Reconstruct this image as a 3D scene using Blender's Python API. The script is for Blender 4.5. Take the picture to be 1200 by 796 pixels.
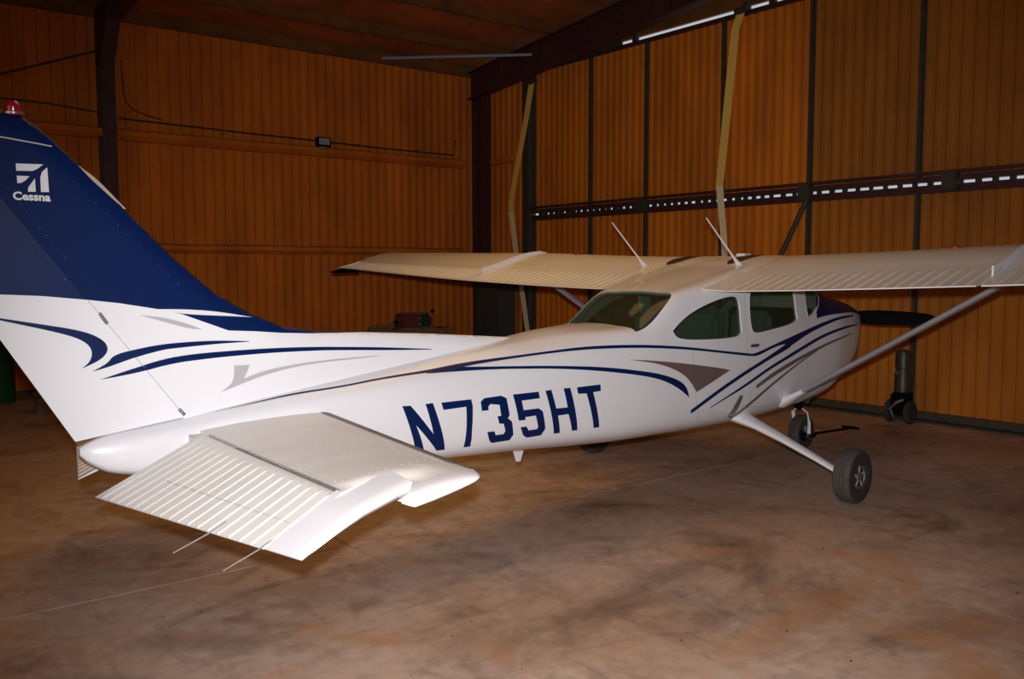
import bpy, bmesh, math, random
from mathutils import Vector, Matrix
from mathutils.geometry import delaunay_2d_cdt
random.seed(7)
for o in list(bpy.data.objects): bpy.data.objects.remove(o)
SC = bpy.context.scene
COL = SC.collection
PI = math.pi
# ---------------- camera ----------------
cam = bpy.data.cameras.new('camera'); cam.sensor_width = 36.0; cam.lens = 31.3149; cam.clip_start = .05; cam.clip_end = 200
camo = bpy.data.objects.new('camera', cam); COL.objects.link(camo); SC.camera = camo
def cam_axes(y, p, r):
    f = Vector((math.cos(p)*math.cos(y), math.cos(p)*math.sin(y), math.sin(p)))
    rt = Vector((math.sin(y), -math.cos(y), 0)); up = rt.cross(f)
    c, s = math.cos(r), math.sin(r)
    return c*rt+s*up, -s*rt+c*up, f
R_, U_, F_ = cam_axes(math.radians(46.457735), math.radians(-4.49648136), math.radians(-.09303588))
CAM = Vector((-8.30738, -4.594603, 1.874323))
camo.matrix_world = Matrix(((R_.x, U_.x, -F_.x, CAM.x), (R_.y, U_.y, -F_.y, CAM.y), (R_.z, U_.z, -F_.z, CAM.z), (0, 0, 0, 1)))
# ---------------- world and lamps ----------------
TH = math.radians(-5.41696)
N1 = Vector((math.cos(TH), math.sin(TH), 0)); N2 = Vector((-math.sin(TH), math.cos(TH), 0))
def H(a, b, z=0.0): return N1*a+N2*b+Vector((0, 0, z))     # hangar axes -> world
W = bpy.data.worlds.new('daylight'); SC.world = W; W.use_nodes = True
W.node_tree.nodes['Background'].inputs[0].default_value = (.86, .93, 1, 1)
W.node_tree.nodes['Background'].inputs[1].default_value = .55
def lamp(name, kind, loc, energy, color, size=.1, target=None, size_y=None, spread=None):
    l = bpy.data.lights.new(name, kind); l.energy = energy; l.color = color
    if kind == 'AREA':
        l.size = size
        if size_y: l.shape = 'RECTANGLE'; l.size_y = size_y
        if spread: l.spread = spread
    else: l.shadow_soft_size = size
    if kind == 'SPOT': l.spot_size = math.radians(84); l.spot_blend = .85
    o = bpy.data.objects.new(name, l); COL.objects.link(o); o.location = loc
    if target is not None: o.rotation_euler = (Vector(target)-Vector(loc)).to_track_quat('-Z', 'Y').to_euler()
    return o
# the photographer's flash, on top of the camera and slightly to its left
lamp('camera_flash', 'SPOT', CAM+U_*.14-R_*.02, 1180, (1, .97, .98), .035, CAM+F_*6+R_*.35-U_*.40)
# added fills: amber overhead for ceiling bounce, pale one inside the closed back wall
lamp('warm_overhead_fill', 'AREA', H(-3.5, 1.5, 6.0), 60, (1, .56, .19), 5.0, H(-3.5, 1.5, 0), 3.0, math.radians(120))
lamp('back_wall_fill', 'AREA', H(-13.5, -4, 3.0), 45, (1, .88, .75), 4.0, H(0, 2, 2.2), 3.0)
SC.view_settings.view_transform = 'Standard'; SC.view_settings.look = 'None'
SC.view_settings.gamma = 1; SC.view_settings.use_curve_mapping = False
SC.view_settings.exposure = 0.0
# ---------------- materials ----------------
def mat(name, col, rough=.5, metal=0, coat=0, var=0, scale=4, bump=0, bscale=30, col2=None, stretch=None, emit=None, spec=None):
    m = bpy.data.materials.new(name); m.use_nodes = True
    nt = m.node_tree; b = nt.nodes['Principled BSDF']
    b.inputs['Base Color'].default_value = (*col, 1); b.inputs['Roughness'].default_value = rough
    b.inputs['Metallic'].default_value = metal; b.inputs['Coat Weight'].default_value = coat
    b.inputs['Coat Roughness'].default_value = .08
    if spec is not None: b.inputs['Specular IOR Level'].default_value = spec
    if var or bump:
        tc = nt.nodes.new('ShaderNodeTexCoord'); mp = nt.nodes.new('ShaderNodeMapping')
        nt.links.new(tc.outputs['Object'], mp.inputs[0])
        if stretch: mp.inputs['Scale'].default_value = stretch
    if var:
        n = nt.nodes.new('ShaderNodeTexNoise'); n.inputs['Scale'].default_value = scale; n.inputs['Detail'].default_value = 7; n.inputs['Roughness'].default_value = .6
        nt.links.new(mp.outputs[0], n.inputs['Vector'])
        cr = nt.nodes.new('ShaderNodeValToRGB'); cr.color_ramp.elements[0].position = .32; cr.color_ramp.elements[1].position = .68
        c2 = col2 or tuple(c*(1-var) for c in col)
        cr.color_ramp.elements[0].color = (*c2, 1); cr.color_ramp.elements[1].color = (*col, 1)
        nt.links.new(n.outputs[0], cr.inputs[0]); nt.links.new(cr.outputs[0], b.inputs['Base Color'])
    if bump:
        n = nt.nodes.new('ShaderNodeTexNoise'); n.inputs['Scale'].default_value = bscale; n.inputs['Detail'].default_value = 4
        nt.links.new(mp.outputs[0], n.inputs['Vector'])
        bp = nt.nodes.new('ShaderNodeBump'); bp.inputs['Strength'].default_value = bump; bp.inputs['Distance'].default_value = .02
        nt.links.new(n.outputs[0], bp.inputs['Height']); nt.links.new(bp.outputs[0], b.inputs['Normal'])
    return m
WHITE = mat('white_paint', (.80, .80, .83), .38, coat=.5, var=.04, scale=2)
WINGW = mat('wing_paint', (.78, .76, .72), .42, coat=.3, var=.05, scale=2)
BLUE = mat('blue_paint', (.002, .013, .076), .42, coat=.05, spec=.2)
BROWN = mat('brown_paint', (.16, .11, .095), .4)
GRAY = mat('gray_paint', (.46, .46, .48), .4)
PALE = mat('pale_trim', (.62, .56, .50), .25, coat=.5)
SEAMM = mat('seam_shadow', (.50, .49, .51), .6)
DARKG = mat('dark_gap', (.06, .055, .05), .7)
BLACK = mat('black_paint', (.004, .004, .005), .7, spec=.06)
RUBBER = mat('tire_rubber', (.035, .032, .03), .75, var=.3, scale=30)
TREAD = mat('tire_tread', (.075, .062, .055), .85, var=.3, scale=30)
METAL = mat('bare_metal', (.55, .54, .53), .35, metal=.9, var=.2, scale=20)
SILVER = mat('silver_paint', (.50, .50, .54), .32, metal=.5)
RED = mat('red_lens', (.35, .01, .03), .2, coat=.5)
SEATM = mat('seat_fabric', (.10, .12, .11), .8, var=.2, scale=12)
LINING = mat('cabin_lining', (.26, .27, .25), .8)
FOAM = mat('amber_spray_foam', (.70, .180, .006), .8, var=1, col2=(.46, .115, .004), scale=1.6, bump=.35, bscale=14, stretch=(1, 1, .35))
FOAM2 = mat('amber_foam_panel', (.76, .215, .005), .8, var=1, col2=(.46, .125, .004), scale=1.5, bump=.3, bscale=16, stretch=(1, 1, .3))
FOAM3 = mat('brown_foam_panel', (.48, .155, .006), .8, var=1, col2=(.30, .095, .005), scale=1.2, bump=.3, bscale=16, stretch=(1, 1, .4))
FOAMD = mat('dark_spray_foam', (.24, .085, .012), .85, var=1, col2=(.11, .045, .008), scale=2.2, bump=.4, bscale=10)
STEEL = mat('oxide_primer_steel', (.075, .022, .022), .6, var=.4, scale=6)
STEELD = mat('dark_frame_steel', (.062, .050, .030), .65, var=.4, scale=8)
STRAP = mat('yellow_webbing', (1.0, .66, .13), .7, var=.12, scale=18)
STRAPP = mat('faded_webbing', (1.0, .84, .52), .7, var=.12, scale=18)
GREEN = mat('green_drum_paint', (.004, .085, .030), .4, var=.3, scale=6)
BUCKET = mat('dusty_plastic', (.20, .17, .13), .6, var=.3, scale=10)
CABM = mat('gray_cabinet_paint', (.055, .058, .052), .55, var=.3, scale=5)
WOOD = mat('raw_timber', (.26, .15, .07), .75, var=.4, scale=8, stretch=(1, 6, 6))
MRED = mat('red_machine_paint', (.17, .04, .03), .5, var=.3, scale=10)
MGREEN = mat('green_machine_paint', (.025, .05, .035), .5, var=.4, scale=10)
LIGHTM = mat('light_tube_metal', (.30, .33, .38), .4)
CONDUIT = mat('conduit', (.03, .025, .02), .6)
# the fin is blue above a curved paint line, white below
def fin_material():
    m = mat('fin_two_tone', (.8, .8, .83), .42, coat=.05, spec=.2); nt = m.node_tree; b = nt.nodes['Principled BSDF']
    g = nt.nodes.new('ShaderNodeTexCoord'); s = nt.nodes.new('ShaderNodeSeparateXYZ'); nt.links.new(g.outputs['Object'], s.inputs[0])
    mr = nt.nodes.new('ShaderNodeMapRange'); mr.inputs[1].default_value = -7.9; mr.inputs[2].default_value = -3.9
    nt.links.new(s.outputs[0], mr.inputs[0])
    fc = nt.nodes.new('ShaderNodeFloatCurve'); c = fc.mapping.curves[0]
    pts = [(-7.9, 1.80)]+BLUE_EDGE+[(-4.9, 1.50), (-3.9, 1.50)]
    def nx(x): return (x+7.9)/4
    def nz(z): return (z-1.2)/.8
    c.points[0].location = (0, nz(pts[0][1])); c.points[1].location = (1, nz(pts[-1][1]))
    for x, z in pts[1:-1]: c.points.new(nx(x), nz(z))
    for p in c.points: p.handle_type = 'VECTOR'
    fc.mapping.update()
    nt.links.new(mr.outputs[0], fc.inputs['Value'])
    z1 = nt.nodes.new('ShaderNodeMapRange'); z1.clamp = False
    z1.inputs[1].default_value = 1.2; z1.inputs[2].default_value = 2.0
    nt.links.new(s.outputs[2], z1.inputs[0])
    gt = nt.nodes.new('ShaderNodeMath'); gt.operation = 'GREATER_THAN'
    nt.links.new(z1.outputs[0], gt.inputs[0]); nt.links.new(fc.outputs[0], gt.inputs[1])
    mx = nt.nodes.new('ShaderNodeMix'); mx.data_type = 'RGBA'
    mx.inputs[6].default_value = (.80, .80, .83, 1); mx.inputs[7].default_value = (.002, .013, .076, 1)
    nt.links.new(gt.outputs[0], mx.inputs[0]); nt.links.new(mx.outputs[2], b.inputs['Base Color'])
    return m
def glass_material():
    m = bpy.data.materials.new('green_tinted_glass'); m.use_nodes = True; nt = m.node_tree
    b = nt.nodes['Principled BSDF']; out = nt.nodes['Material Output']
    b.inputs['Base Color'].default_value = (.06, .085, .055, 1); b.inputs['Roughness'].default_value = .04
    b.inputs['Specular IOR Level'].default_value = .7
    t = nt.nodes.new('ShaderNodeBsdfTransparent'); t.inputs[0].default_value = (.60, .70, .56, 1)
    mx = nt.nodes.new('ShaderNodeMixShader'); mx.inputs[0].default_value = .3
    nt.links.new(t.outputs[0], mx.inputs[1]); nt.links.new(b.outputs[0], mx.inputs[2]); nt.links.new(mx.outputs[0], out.inputs[0])
    return m
def concrete_material():
    m = bpy.data.materials.new('stained_concrete'); m.use_nodes = True; nt = m.node_tree; b = nt.nodes['Principled BSDF']
    L = nt.links.new
    tc = nt.nodes.new('ShaderNodeTexCoord')
    def noise(scale, detail, rough=.6, stretch=None, dist=0):
        mp = nt.nodes.new('ShaderNodeMapping'); L(tc.outputs['Object'], mp.inputs[0])
        if stretch: mp.inputs['Scale'].default_value = stretch
        n = nt.nodes.new('ShaderNodeTexNoise'); n.inputs['Scale'].default_value = scale; n.inputs['Detail'].default_value = detail
        n.inputs['Roughness'].default_value = rough; n.inputs['Distortion'].default_value = dist
        L(mp.outputs[0], n.inputs['Vector']); return n
    def ramp(n, stops):
        r = nt.nodes.new('ShaderNodeValToRGB'); L(n.outputs[0], r.inputs[0]); e = r.color_ramp.elements
        e[0].position, e[0].color = stops[0][0], (*stops[0][1], 1); e[1].position, e[1].color = stops[-1][0], (*stops[-1][1], 1)
        for p, c in stops[1:-1]: x = e.new(p); x.color = (*c, 1)
        return r
    def mix(fac, a, bb, mode='MIX'):
        x = nt.nodes.new('ShaderNodeMix'); x.data_type = 'RGBA'; x.blend_type = mode
        if isinstance(fac, float): x.inputs[0].default_value = fac
        else: L(fac, x.inputs[0])
        L(a, x.inputs[6]); L(bb, x.inputs[7]); return x.outputs[2]
    base = ramp(noise(.55, 6, .6, dist=.3), [(.3, (.38, .23, .145)), (.5, (.46, .325, .245)), (.7, (.52, .40, .335))])
    fine = ramp(noise(9, 8, .65), [(.3, (.72, .70, .68)), (.7, (1.12, 1.1, 1.08))])
    c = mix(.8, base.outputs[0], fine.outputs[0], 'MULTIPLY')
    dark = ramp(noise(.8, 7, .68, (1.0, 1.6, 1), .8), [(.50, (1, 1, 1)), (.68, (.46, .44, .42))])
    c = mix(.9, c, dark.outputs[0], 'MULTIPLY')
    smear = ramp(noise(2.6, 8, .7, (1.5, .7, 1), .5), [(.52, (1, 1, 1)), (.68, (.62, .60, .58))])
    c = mix(.8, c, smear.outputs[0], 'MULTIPLY')
    rust = ramp(noise(.9, 6, .6, (1, 1, 1), 1.2), [(.58, (0, 0, 0)), (.72, (.7, .7, .7))])
    rc = nt.nodes.new('ShaderNodeRGB'); rc.outputs[0].default_value = (.42, .19, .075, 1)
    c = mix(rust.outputs[0], c, rc.outputs[0])
    spk = ramp(noise(55, 3, .5), [(.70, (1, 1, 1)), (.76, (.35, .3, .28))])
    c = mix(.6, c, spk.outputs[0], 'MULTIPLY')
    L(c, b.inputs['Base Color']); b.inputs['Roughness'].default_value = .62
    b.inputs['Specular IOR Level'].default_value = .35
    bp = nt.nodes.new('ShaderNodeBump'); bp.inputs['Strength'].default_value = .18; bp.inputs['Distance'].default_value = .01
    L(noise(14, 6).outputs[0], bp.inputs['Height']); L(bp.outputs[0], b.inputs['Normal'])
    return m
# ---- shape tables of the aircraft (X forward, Y to port, Z up, metres) ----
def hermite(xs, ys, x):
    n = len(xs)
    if x <= xs[0]: return ys[0]
    if x >= xs[-1]: return ys[-1]
    i = 0
    while xs[i+1] < x: i += 1
    d = [(ys[k+1]-ys[k])/(xs[k+1]-xs[k]) for k in range(n-1)]
    def tan(k):
        if k == 0: return d[0]
        if k == n-1: return d[-1]
        a, b = d[k-1], d[k]
        if a*b <= 0: return 0.0
        return 2*a*b/(a+b)
    h = xs[i+1]-xs[i]; t = (x-xs[i])/h
    m0, m1 = tan(i)*h, tan(i+1)*h
    return ((2*t**3-3*t*t+1)*ys[i] + (t**3-2*t*t+t)*m0 + (-2*t**3+3*t*t)*ys[i+1] + (t**3-t*t)*m1)
# X, z bottom, half width, z of widest, shoulder z, shoulder half width, roof corner half width, roof corner z, z top
ST = [
 (-6.875,.965,.018,.980,.990,.016,.010,.998,1.002),
 (-6.84,.925,.045,.972,1.002,.038,.022,1.018,1.023),
 (-6.74,.862,.080,.965,1.020,.065,.038,1.046,1.054),
 (-6.55,.822,.115,.960,1.040,.095,.050,1.068,1.078),
 (-6.0,.755,.170,.950,1.080,.145,.080,1.138,1.152),
 (-5.0,.657,.275,.980,1.180,.230,.120,1.250,1.268),
 (-4.0,.600,.380,1.00,1.250,.325,.170,1.362,1.388),
 (-3.5,.565,.430,1.00,1.285,.385,.270,1.395,1.442),
 (-3.03,.538,.475,1.02,1.300,.450,.385,1.415,1.455),
 (-2.53,.525,.510,1.04,1.370,.492,.420,1.665,1.693),
 (-2.2,.515,.530,1.05,1.400,.517,.460,1.735,1.775),
 (-1.6,.508,.545,1.05,1.420,.535,.490,1.865,1.895),
 (-1.2,.512,.545,1.05,1.440,.535,.500,1.930,1.975),
 (-.8,.528,.535,1.05,1.450,.522,.480,1.930,1.975),
 (-.58,.540,.528,1.05,1.450,.510,.440,1.88,1.930),
 (-.05,.600,.510,1.08,1.440,.490,.330,1.600,1.650),
 (.3,.715,.465,1.15,1.430,.450,.290,1.560,1.600),
 (.6,.830,.408,1.20,1.420,.385,.240,1.520,1.555),
 (.78,.965,.345,1.24,1.410,.325,.200,1.480,1.510),
 (.86,1.06,.290,1.25,1.370,.265,.150,1.430,1.455)]
_sx = [s[0] for s in ST]
def sec(x):
    return [hermite(_sx, [s[k] for s in ST], x) for k in range(1, 9)]
def profile(x, sub=6):
    zb, w, zm, zs, ws, wt, zt, zc = sec(x)
    h = zm-zb
    P = [(0, zb), (.5*w, zb+.04*h), (.86*w, zb+.25*h), (w, zm), (ws, zs), (wt, zt), (.5*wt, zc-.25*(zc-zt)), (0, zc)]
    Q = [(-P[1][0], P[1][1])]+P+[(-P[-2][0], P[-2][1])]
    out = []
    for i in range(1, len(Q)-2):
        p0, p1, p2, p3 = Q[i-1], Q[i], Q[i+1], Q[i+2]
        def dist(a, b): return max(((a[0]-b[0])**2+(a[1]-b[1])**2)**.25, 1e-5)
        d1, d2, d3 = dist(p0, p1), dist(p1, p2), dist(p2, p3)
        for j in range(sub):
            t = j/sub; r = []
            for c in (0, 1):
                m1 = (p1[c]-p0[c])/d1-(p2[c]-p0[c])/(d1+d2)+(p2[c]-p1[c])/d2
                m2 = (p2[c]-p1[c])/d2-(p3[c]-p1[c])/(d2+d3)+(p3[c]-p2[c])/d3
                m1 *= d2; m2 *= d2
                r.append((2*t**3-3*t*t+1)*p1[c]+(t**3-2*t*t+t)*m1+(-2*t**3+3*t*t)*p2[c]+(t**3-t*t)*m2)
            out.append((max(r[0], 0), r[1]))
    out.append(P[-1])
    return out
_pc = {}
def prof_cached(x):
    k = round(x, 3)
    if k not in _pc: _pc[k] = profile(k)
    return _pc[k]
def side_w(x, z):
    p = prof_cached(x)
    if z <= p[0][1] or z >= p[-1][1]: return 0.0
    for a, b in zip(p, p[1:]):
        if a[1] <= z <= b[1] and b[1] > a[1]:
            return a[0]+(b[0]-a[0])*(z-a[1])/(b[1]-a[1])
    return 0.0
def top_z(x, y):
    p = prof_cached(x); y = abs(y)
    for i in range(len(p)-1, 0, -1):
        a, b = p[i], p[i-1]
        if a[0] <= y <= b[0] and b[0] > a[0]:
            return a[1]+(b[1]-a[1])*(y-a[0])/(b[0]-a[0])
    return p[-1][1]
UP = ([0,.15,.32,.45,.63,.74,.85,.93,.98,1.0],[.004,.064,.142,.212,.280,.297,.285,.250,.208,.165])
LO = ([0,.32,.6,.85,.95,.985,1.0],[-.004,.045,.075,.065,.085,.12,.165])
def wing_te(a):
    zt = hermite([0,.8,2.54,5.5],[1.690,1.703,1.765,1.905],a)
    xt = -2.23 if a <= 2.54 else -2.23+.33*(a-2.54)/2.76
    xl = -.60 if a <= 2.54 else -.60-.15*(a-2.54)/2.76
    return xt, xl, zt
def wing_pt(a, s, up=True):
    xt, xl, zt = wing_te(a); c = xl-xt
    z = hermite(*(UP if up else LO), s)
    return xt+s*c, zt+z*c/1.63
def fin_w(x, z):
    # half thickness of fin / dorsal
    return .028 if z > 1.5 else .028+.02*(1.5-z)
SIDE_MARKS = {
  'upper_stripe': ('blue', [(-6.232, 1.112), (-5.967, 1.145), (-5.731, 1.174), (-5.445, 1.191), (-5.213, 1.215), (-5.037, 1.229), (-4.854, 1.242), (-4.696, 1.258), (-4.51, 1.274), (-4.32, 1.284), (-4.182, 1.29), (-3.893, 1.305), (-3.591, 1.322), (-3.283, 1.321), (-3.019, 1.31), (-2.766, 1.291), (-2.472, 1.261), (-2.161, 1.22), (-1.713, 1.166), (-1.62, 1.154), (-1.177, 1.241), (-0.664, 1.322), (-0.306, 1.379), (-0.002, 1.412), (0.431, 1.41), (0.409, 1.394), (-0.019, 1.387), (-0.313, 1.342), (-0.668, 1.28), (-1.039, 1.177), (-1.081, 1.214), (-1.307, 1.193), (-1.565, 1.132), (-1.712, 1.143), (-2.162, 1.202), (-2.473, 1.241), (-2.769, 1.269), (-3.026, 1.288), (-3.294, 1.299), (-3.609, 1.303), (-3.906, 1.291), (-4.196, 1.276), (-4.476, 1.258), (-4.587, 1.247), (-4.723, 1.233), (-4.87, 1.228), (-5.05, 1.218), (-5.224, 1.206), (-5.454, 1.183), (-5.74, 1.166), (-5.971, 1.141)]),
  'lower_stripe': ('blue', [(-4.862, 1.236), (-4.707, 1.249), (-4.588, 1.247), (-4.402, 1.237), (-4.23, 1.23), (-3.834, 1.208), (-3.41, 1.171), (-2.973, 1.105), (-2.779, 1.062), (-2.614, 1.008), (-2.524, 0.946), (-2.486, 0.863), (-2.607, 0.94), (-2.776, 1.015), (-2.973, 1.07), (-3.414, 1.141), (-3.839, 1.189), (-4.238, 1.213), (-4.413, 1.22), (-4.568, 1.223), (-4.706, 1.224), (-4.874, 1.224)]),
  'diagonal_stripe': ('blue', [(-2.442, 0.758), (-2.171, 0.876), (-1.782, 1.011), (-1.432, 1.108), (-1.23, 1.17), (-1.049, 1.223), (-1.018, 1.175), (-1.304, 1.107), (-1.428, 1.075), (-1.777, 0.977), (-2.165, 0.842), (-2.429, 0.725)]),
  'thin_stripe': ('blue', [(-2.192, 0.753), (-2.024, 0.811), (-1.681, 0.923), (-1.296, 1.048), (-0.823, 1.163), (-0.321, 1.27), (0.11, 1.315), (0.553, 1.313), (0.554, 1.302), (0.109, 1.291), (-0.321, 1.24), (-0.821, 1.128), (-1.291, 1.019), (-1.676, 0.895), (-2.021, 0.798), (-2.189, 0.745)]),
  'brown_stripe': ('brown', [(-1.557, 0.878), (-1.284, 0.979), (-0.816, 1.083), (-0.319, 1.168), (-0.032, 1.208), (0.336, 1.234), (0.339, 1.225), (-0.029, 1.188), (-0.316, 1.144), (-0.811, 1.05), (-1.277, 0.935), (-1.538, 0.848)]),
  'brown_curve': ('brown', [(-1.802, 0.635), (-1.628, 0.729), (-1.268, 0.891), (-0.809, 1.038), (-0.482, 1.125), (-0.48, 1.109), (-0.805, 1.021), (-1.262, 0.865), (-1.611, 0.701), (-1.79, 0.603)]),
  'brown_hook': ('brown', [(-1.789, 0.814), (-1.84, 0.741), (-1.882, 0.639), (-1.795, 0.612), (-1.775, 0.689), (-1.737, 0.808)]),
  'brown_triangle': ('brown', [(-3.184, 1.21), (-2.97, 1.192), (-2.58, 1.143), (-2.157, 1.079), (-1.968, 1.045), (-2.4, 0.899), (-2.464, 0.968), (-2.555, 1.044), (-2.701, 1.109), (-2.878, 1.16), (-3.044, 1.189)]),
}
LETTERS = {
  'N': [(-5.106, 1.049), (-5.048, 1.047), (-4.884, 0.852), (-4.942, 1.047), (-4.889, 1.048), (-4.779, 0.737), (-4.841, 0.738), (-5.013, 0.923), (-4.929, 0.734), (-4.993, 0.734)],
  'seven': [(-4.827, 1.045), (-4.601, 1.046), (-4.592, 1.002), (-4.593, 0.846), (-4.582, 0.733), (-4.636, 0.734), (-4.638, 0.874), (-4.642, 1.002), (-4.814, 0.998)],
  'three': [(-4.529, 1.023), (-4.499, 1.044), (-4.363, 1.048), (-4.321, 1.028), (-4.295, 0.913), (-4.308, 0.893), (-4.272, 0.866), (-4.246, 0.774), (-4.266, 0.737), (-4.414, 0.735), (-4.441, 0.757), (-4.469, 0.818), (-4.41, 0.816), (-4.396, 0.788), (-4.331, 0.788), (-4.32, 0.809), (-4.341, 0.86), (-4.377, 0.864), (-4.395, 0.915), (-4.365, 0.915), (-4.38, 0.99), (-4.454, 1.001), (-4.469, 0.986), (-4.468, 0.962), (-4.521, 0.963)],
  'five': [(-4.267, 1.047), (-4.048, 1.048), (-4.039, 1.002), (-4.195, 1.0), (-4.178, 0.934), (-4.049, 0.934), (-4.011, 0.909), (-3.972, 0.785), (-3.998, 0.739), (-4.123, 0.737), (-4.16, 0.759), (-4.194, 0.819), (-4.143, 0.818), (-4.121, 0.789), (-4.047, 0.789), (-4.04, 0.805), (-4.071, 0.886), (-4.161, 0.885), (-4.159, 0.865), (-4.216, 0.867)],
  'H': [(-3.989, 1.048), (-3.937, 1.052), (-3.891, 0.917), (-3.787, 0.915), (-3.826, 1.051), (-3.765, 1.051), (-3.666, 0.737), (-3.718, 0.738), (-3.775, 0.867), (-3.871, 0.865), (-3.829, 0.736), (-3.884, 0.736)],
  'T': [(-3.703, 1.049), (-3.479, 1.051), (-3.474, 1.004), (-3.549, 1.002), (-3.454, 0.734), (-3.51, 0.735), (-3.612, 0.998), (-3.693, 1.002)],
}
FIN_MARKS = {
  'fin_hook': ('blue', [(-7.201, 1.656), (-7.023, 1.619), (-6.899, 1.593), (-6.812, 1.566), (-6.753, 1.529), (-6.734, 1.495), (-6.74, 1.463), (-6.777, 1.429), (-6.858, 1.395), (-6.822, 1.422), (-6.806, 1.462), (-6.814, 1.5), (-6.848, 1.533), (-6.91, 1.562), (-7.024, 1.597), (-7.201, 1.646)]),
  'fin_stripe': ('blue', [(-6.809, 1.378), (-6.737, 1.415), (-6.709, 1.454), (-6.609, 1.476), (-6.467, 1.495), (-6.297, 1.499), (-6.159, 1.496), (-5.986, 1.483), (-5.986, 1.48), (-6.16, 1.479), (-6.247, 1.476), (-6.417, 1.469), (-6.468, 1.465), (-6.61, 1.436), (-6.737, 1.394)]),
  'fin_long': ('blue', [(-6.775, 1.335), (-6.634, 1.375), (-6.47, 1.418), (-6.299, 1.434), (-6.071, 1.437), (-5.837, 1.436), (-5.585, 1.427), (-5.261, 1.406), (-5.071, 1.392), (-4.707, 1.359), (-4.707, 1.355), (-5.072, 1.374), (-5.382, 1.395), (-5.586, 1.405), (-5.838, 1.41), (-6.072, 1.408), (-6.25, 1.402), (-6.419, 1.392), (-6.613, 1.354)]),
  'fin_gray': ('gray', [(-6.163, 1.214), (-6.103, 1.251), (-6.082, 1.288), (-6.08, 1.354), (-5.988, 1.352), (-6.001, 1.32), (-6.025, 1.279), (-5.888, 1.316), (-5.689, 1.336), (-5.481, 1.344), (-5.262, 1.346), (-5.104, 1.344), (-5.104, 1.342), (-5.262, 1.337), (-5.481, 1.333), (-5.69, 1.323), (-5.888, 1.291), (-6.03, 1.253)]),
  'fin_gray_tail': ('gray', [(-6.582, 1.649), (-6.463, 1.633), (-6.34, 1.598), (-6.248, 1.559), (-6.318, 1.566), (-6.408, 1.594)]),
  'fin_sliver': ('white', [(-6.483, 1.675), (-6.338, 1.67), (-6.174, 1.654), (-5.95, 1.613), (-6.078, 1.624), (-6.361, 1.645)]),
  'mark_a': ('white', [(-7.11, 2.362), (-6.993, 2.367), (-7.02, 2.344), (-7.04, 2.333), (-7.109, 2.329)]),
  'mark_b': ('white', [(-7.108, 2.307), (-7.054, 2.308), (-7.073, 2.287), (-7.091, 2.275), (-7.107, 2.273)]),
  'mark_c': ('white', [(-6.977, 2.355), (-6.974, 2.24), (-7.009, 2.238), (-7.009, 2.306), (-7.001, 2.331)]),
  'mark_d': ('white', [(-7.032, 2.3), (-7.031, 2.238), (-7.065, 2.236), (-7.061, 2.258)]),
  'leading_edge_trim': ('pale', [(-6.835, 2.379), (-6.758, 2.332), (-6.681, 2.254), (-6.609, 2.178), (-6.642, 2.194), (-6.713, 2.256), (-6.79, 2.325)]),
}
SIDE_WINDOWS = {
  'quarter_window': [(-2.681, 1.399), (-2.654, 1.351), (-2.575, 1.328), (-2.374, 1.314), (-2.098, 1.307), (-1.847, 1.315), (-1.8, 1.352), (-1.812, 1.487), (-1.839, 1.616), (-1.885, 1.652), (-2.022, 1.648), (-2.243, 1.605), (-2.45, 1.536), (-2.595, 1.461)],
  'door_window': [(-1.698, 1.634), (-1.664, 1.374), (-1.614, 1.325), (-1.323, 1.347), (-0.943, 1.386), (-0.866, 1.422), (-0.938, 1.648), (-0.994, 1.702), (-1.664, 1.713)],
  'front_window': [(-0.728, 1.643), (-0.703, 1.564), (-0.651, 1.428), (-0.542, 1.456), (-0.44, 1.516), (-0.391, 1.595), (-0.456, 1.677), (-0.731, 1.698)],
}
SEAMS = {
  'door_seam_aft': [(-1.765, 1.664), (-1.736, 1.27), (-1.692, 0.977), (-1.571, 0.649)],
  'door_seam_front': [(-0.819, 1.645), (-0.711, 1.368), (-0.678, 1.051), (-0.576, 0.734)],
  'skin_seam': [(-2.467, 1.242), (-2.454, 0.97), (-2.271, 0.591)],
}
BLUE_EDGE = [(-7.196, 1.764), (-7.017, 1.753), (-6.826, 1.731), (-6.675, 1.711), (-6.483, 1.675), (-6.361, 1.646), (-6.103, 1.547), (-5.934, 1.534), (-5.785, 1.518), (-5.584, 1.504), (-5.38, 1.497), (-5.197, 1.492)]
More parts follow.
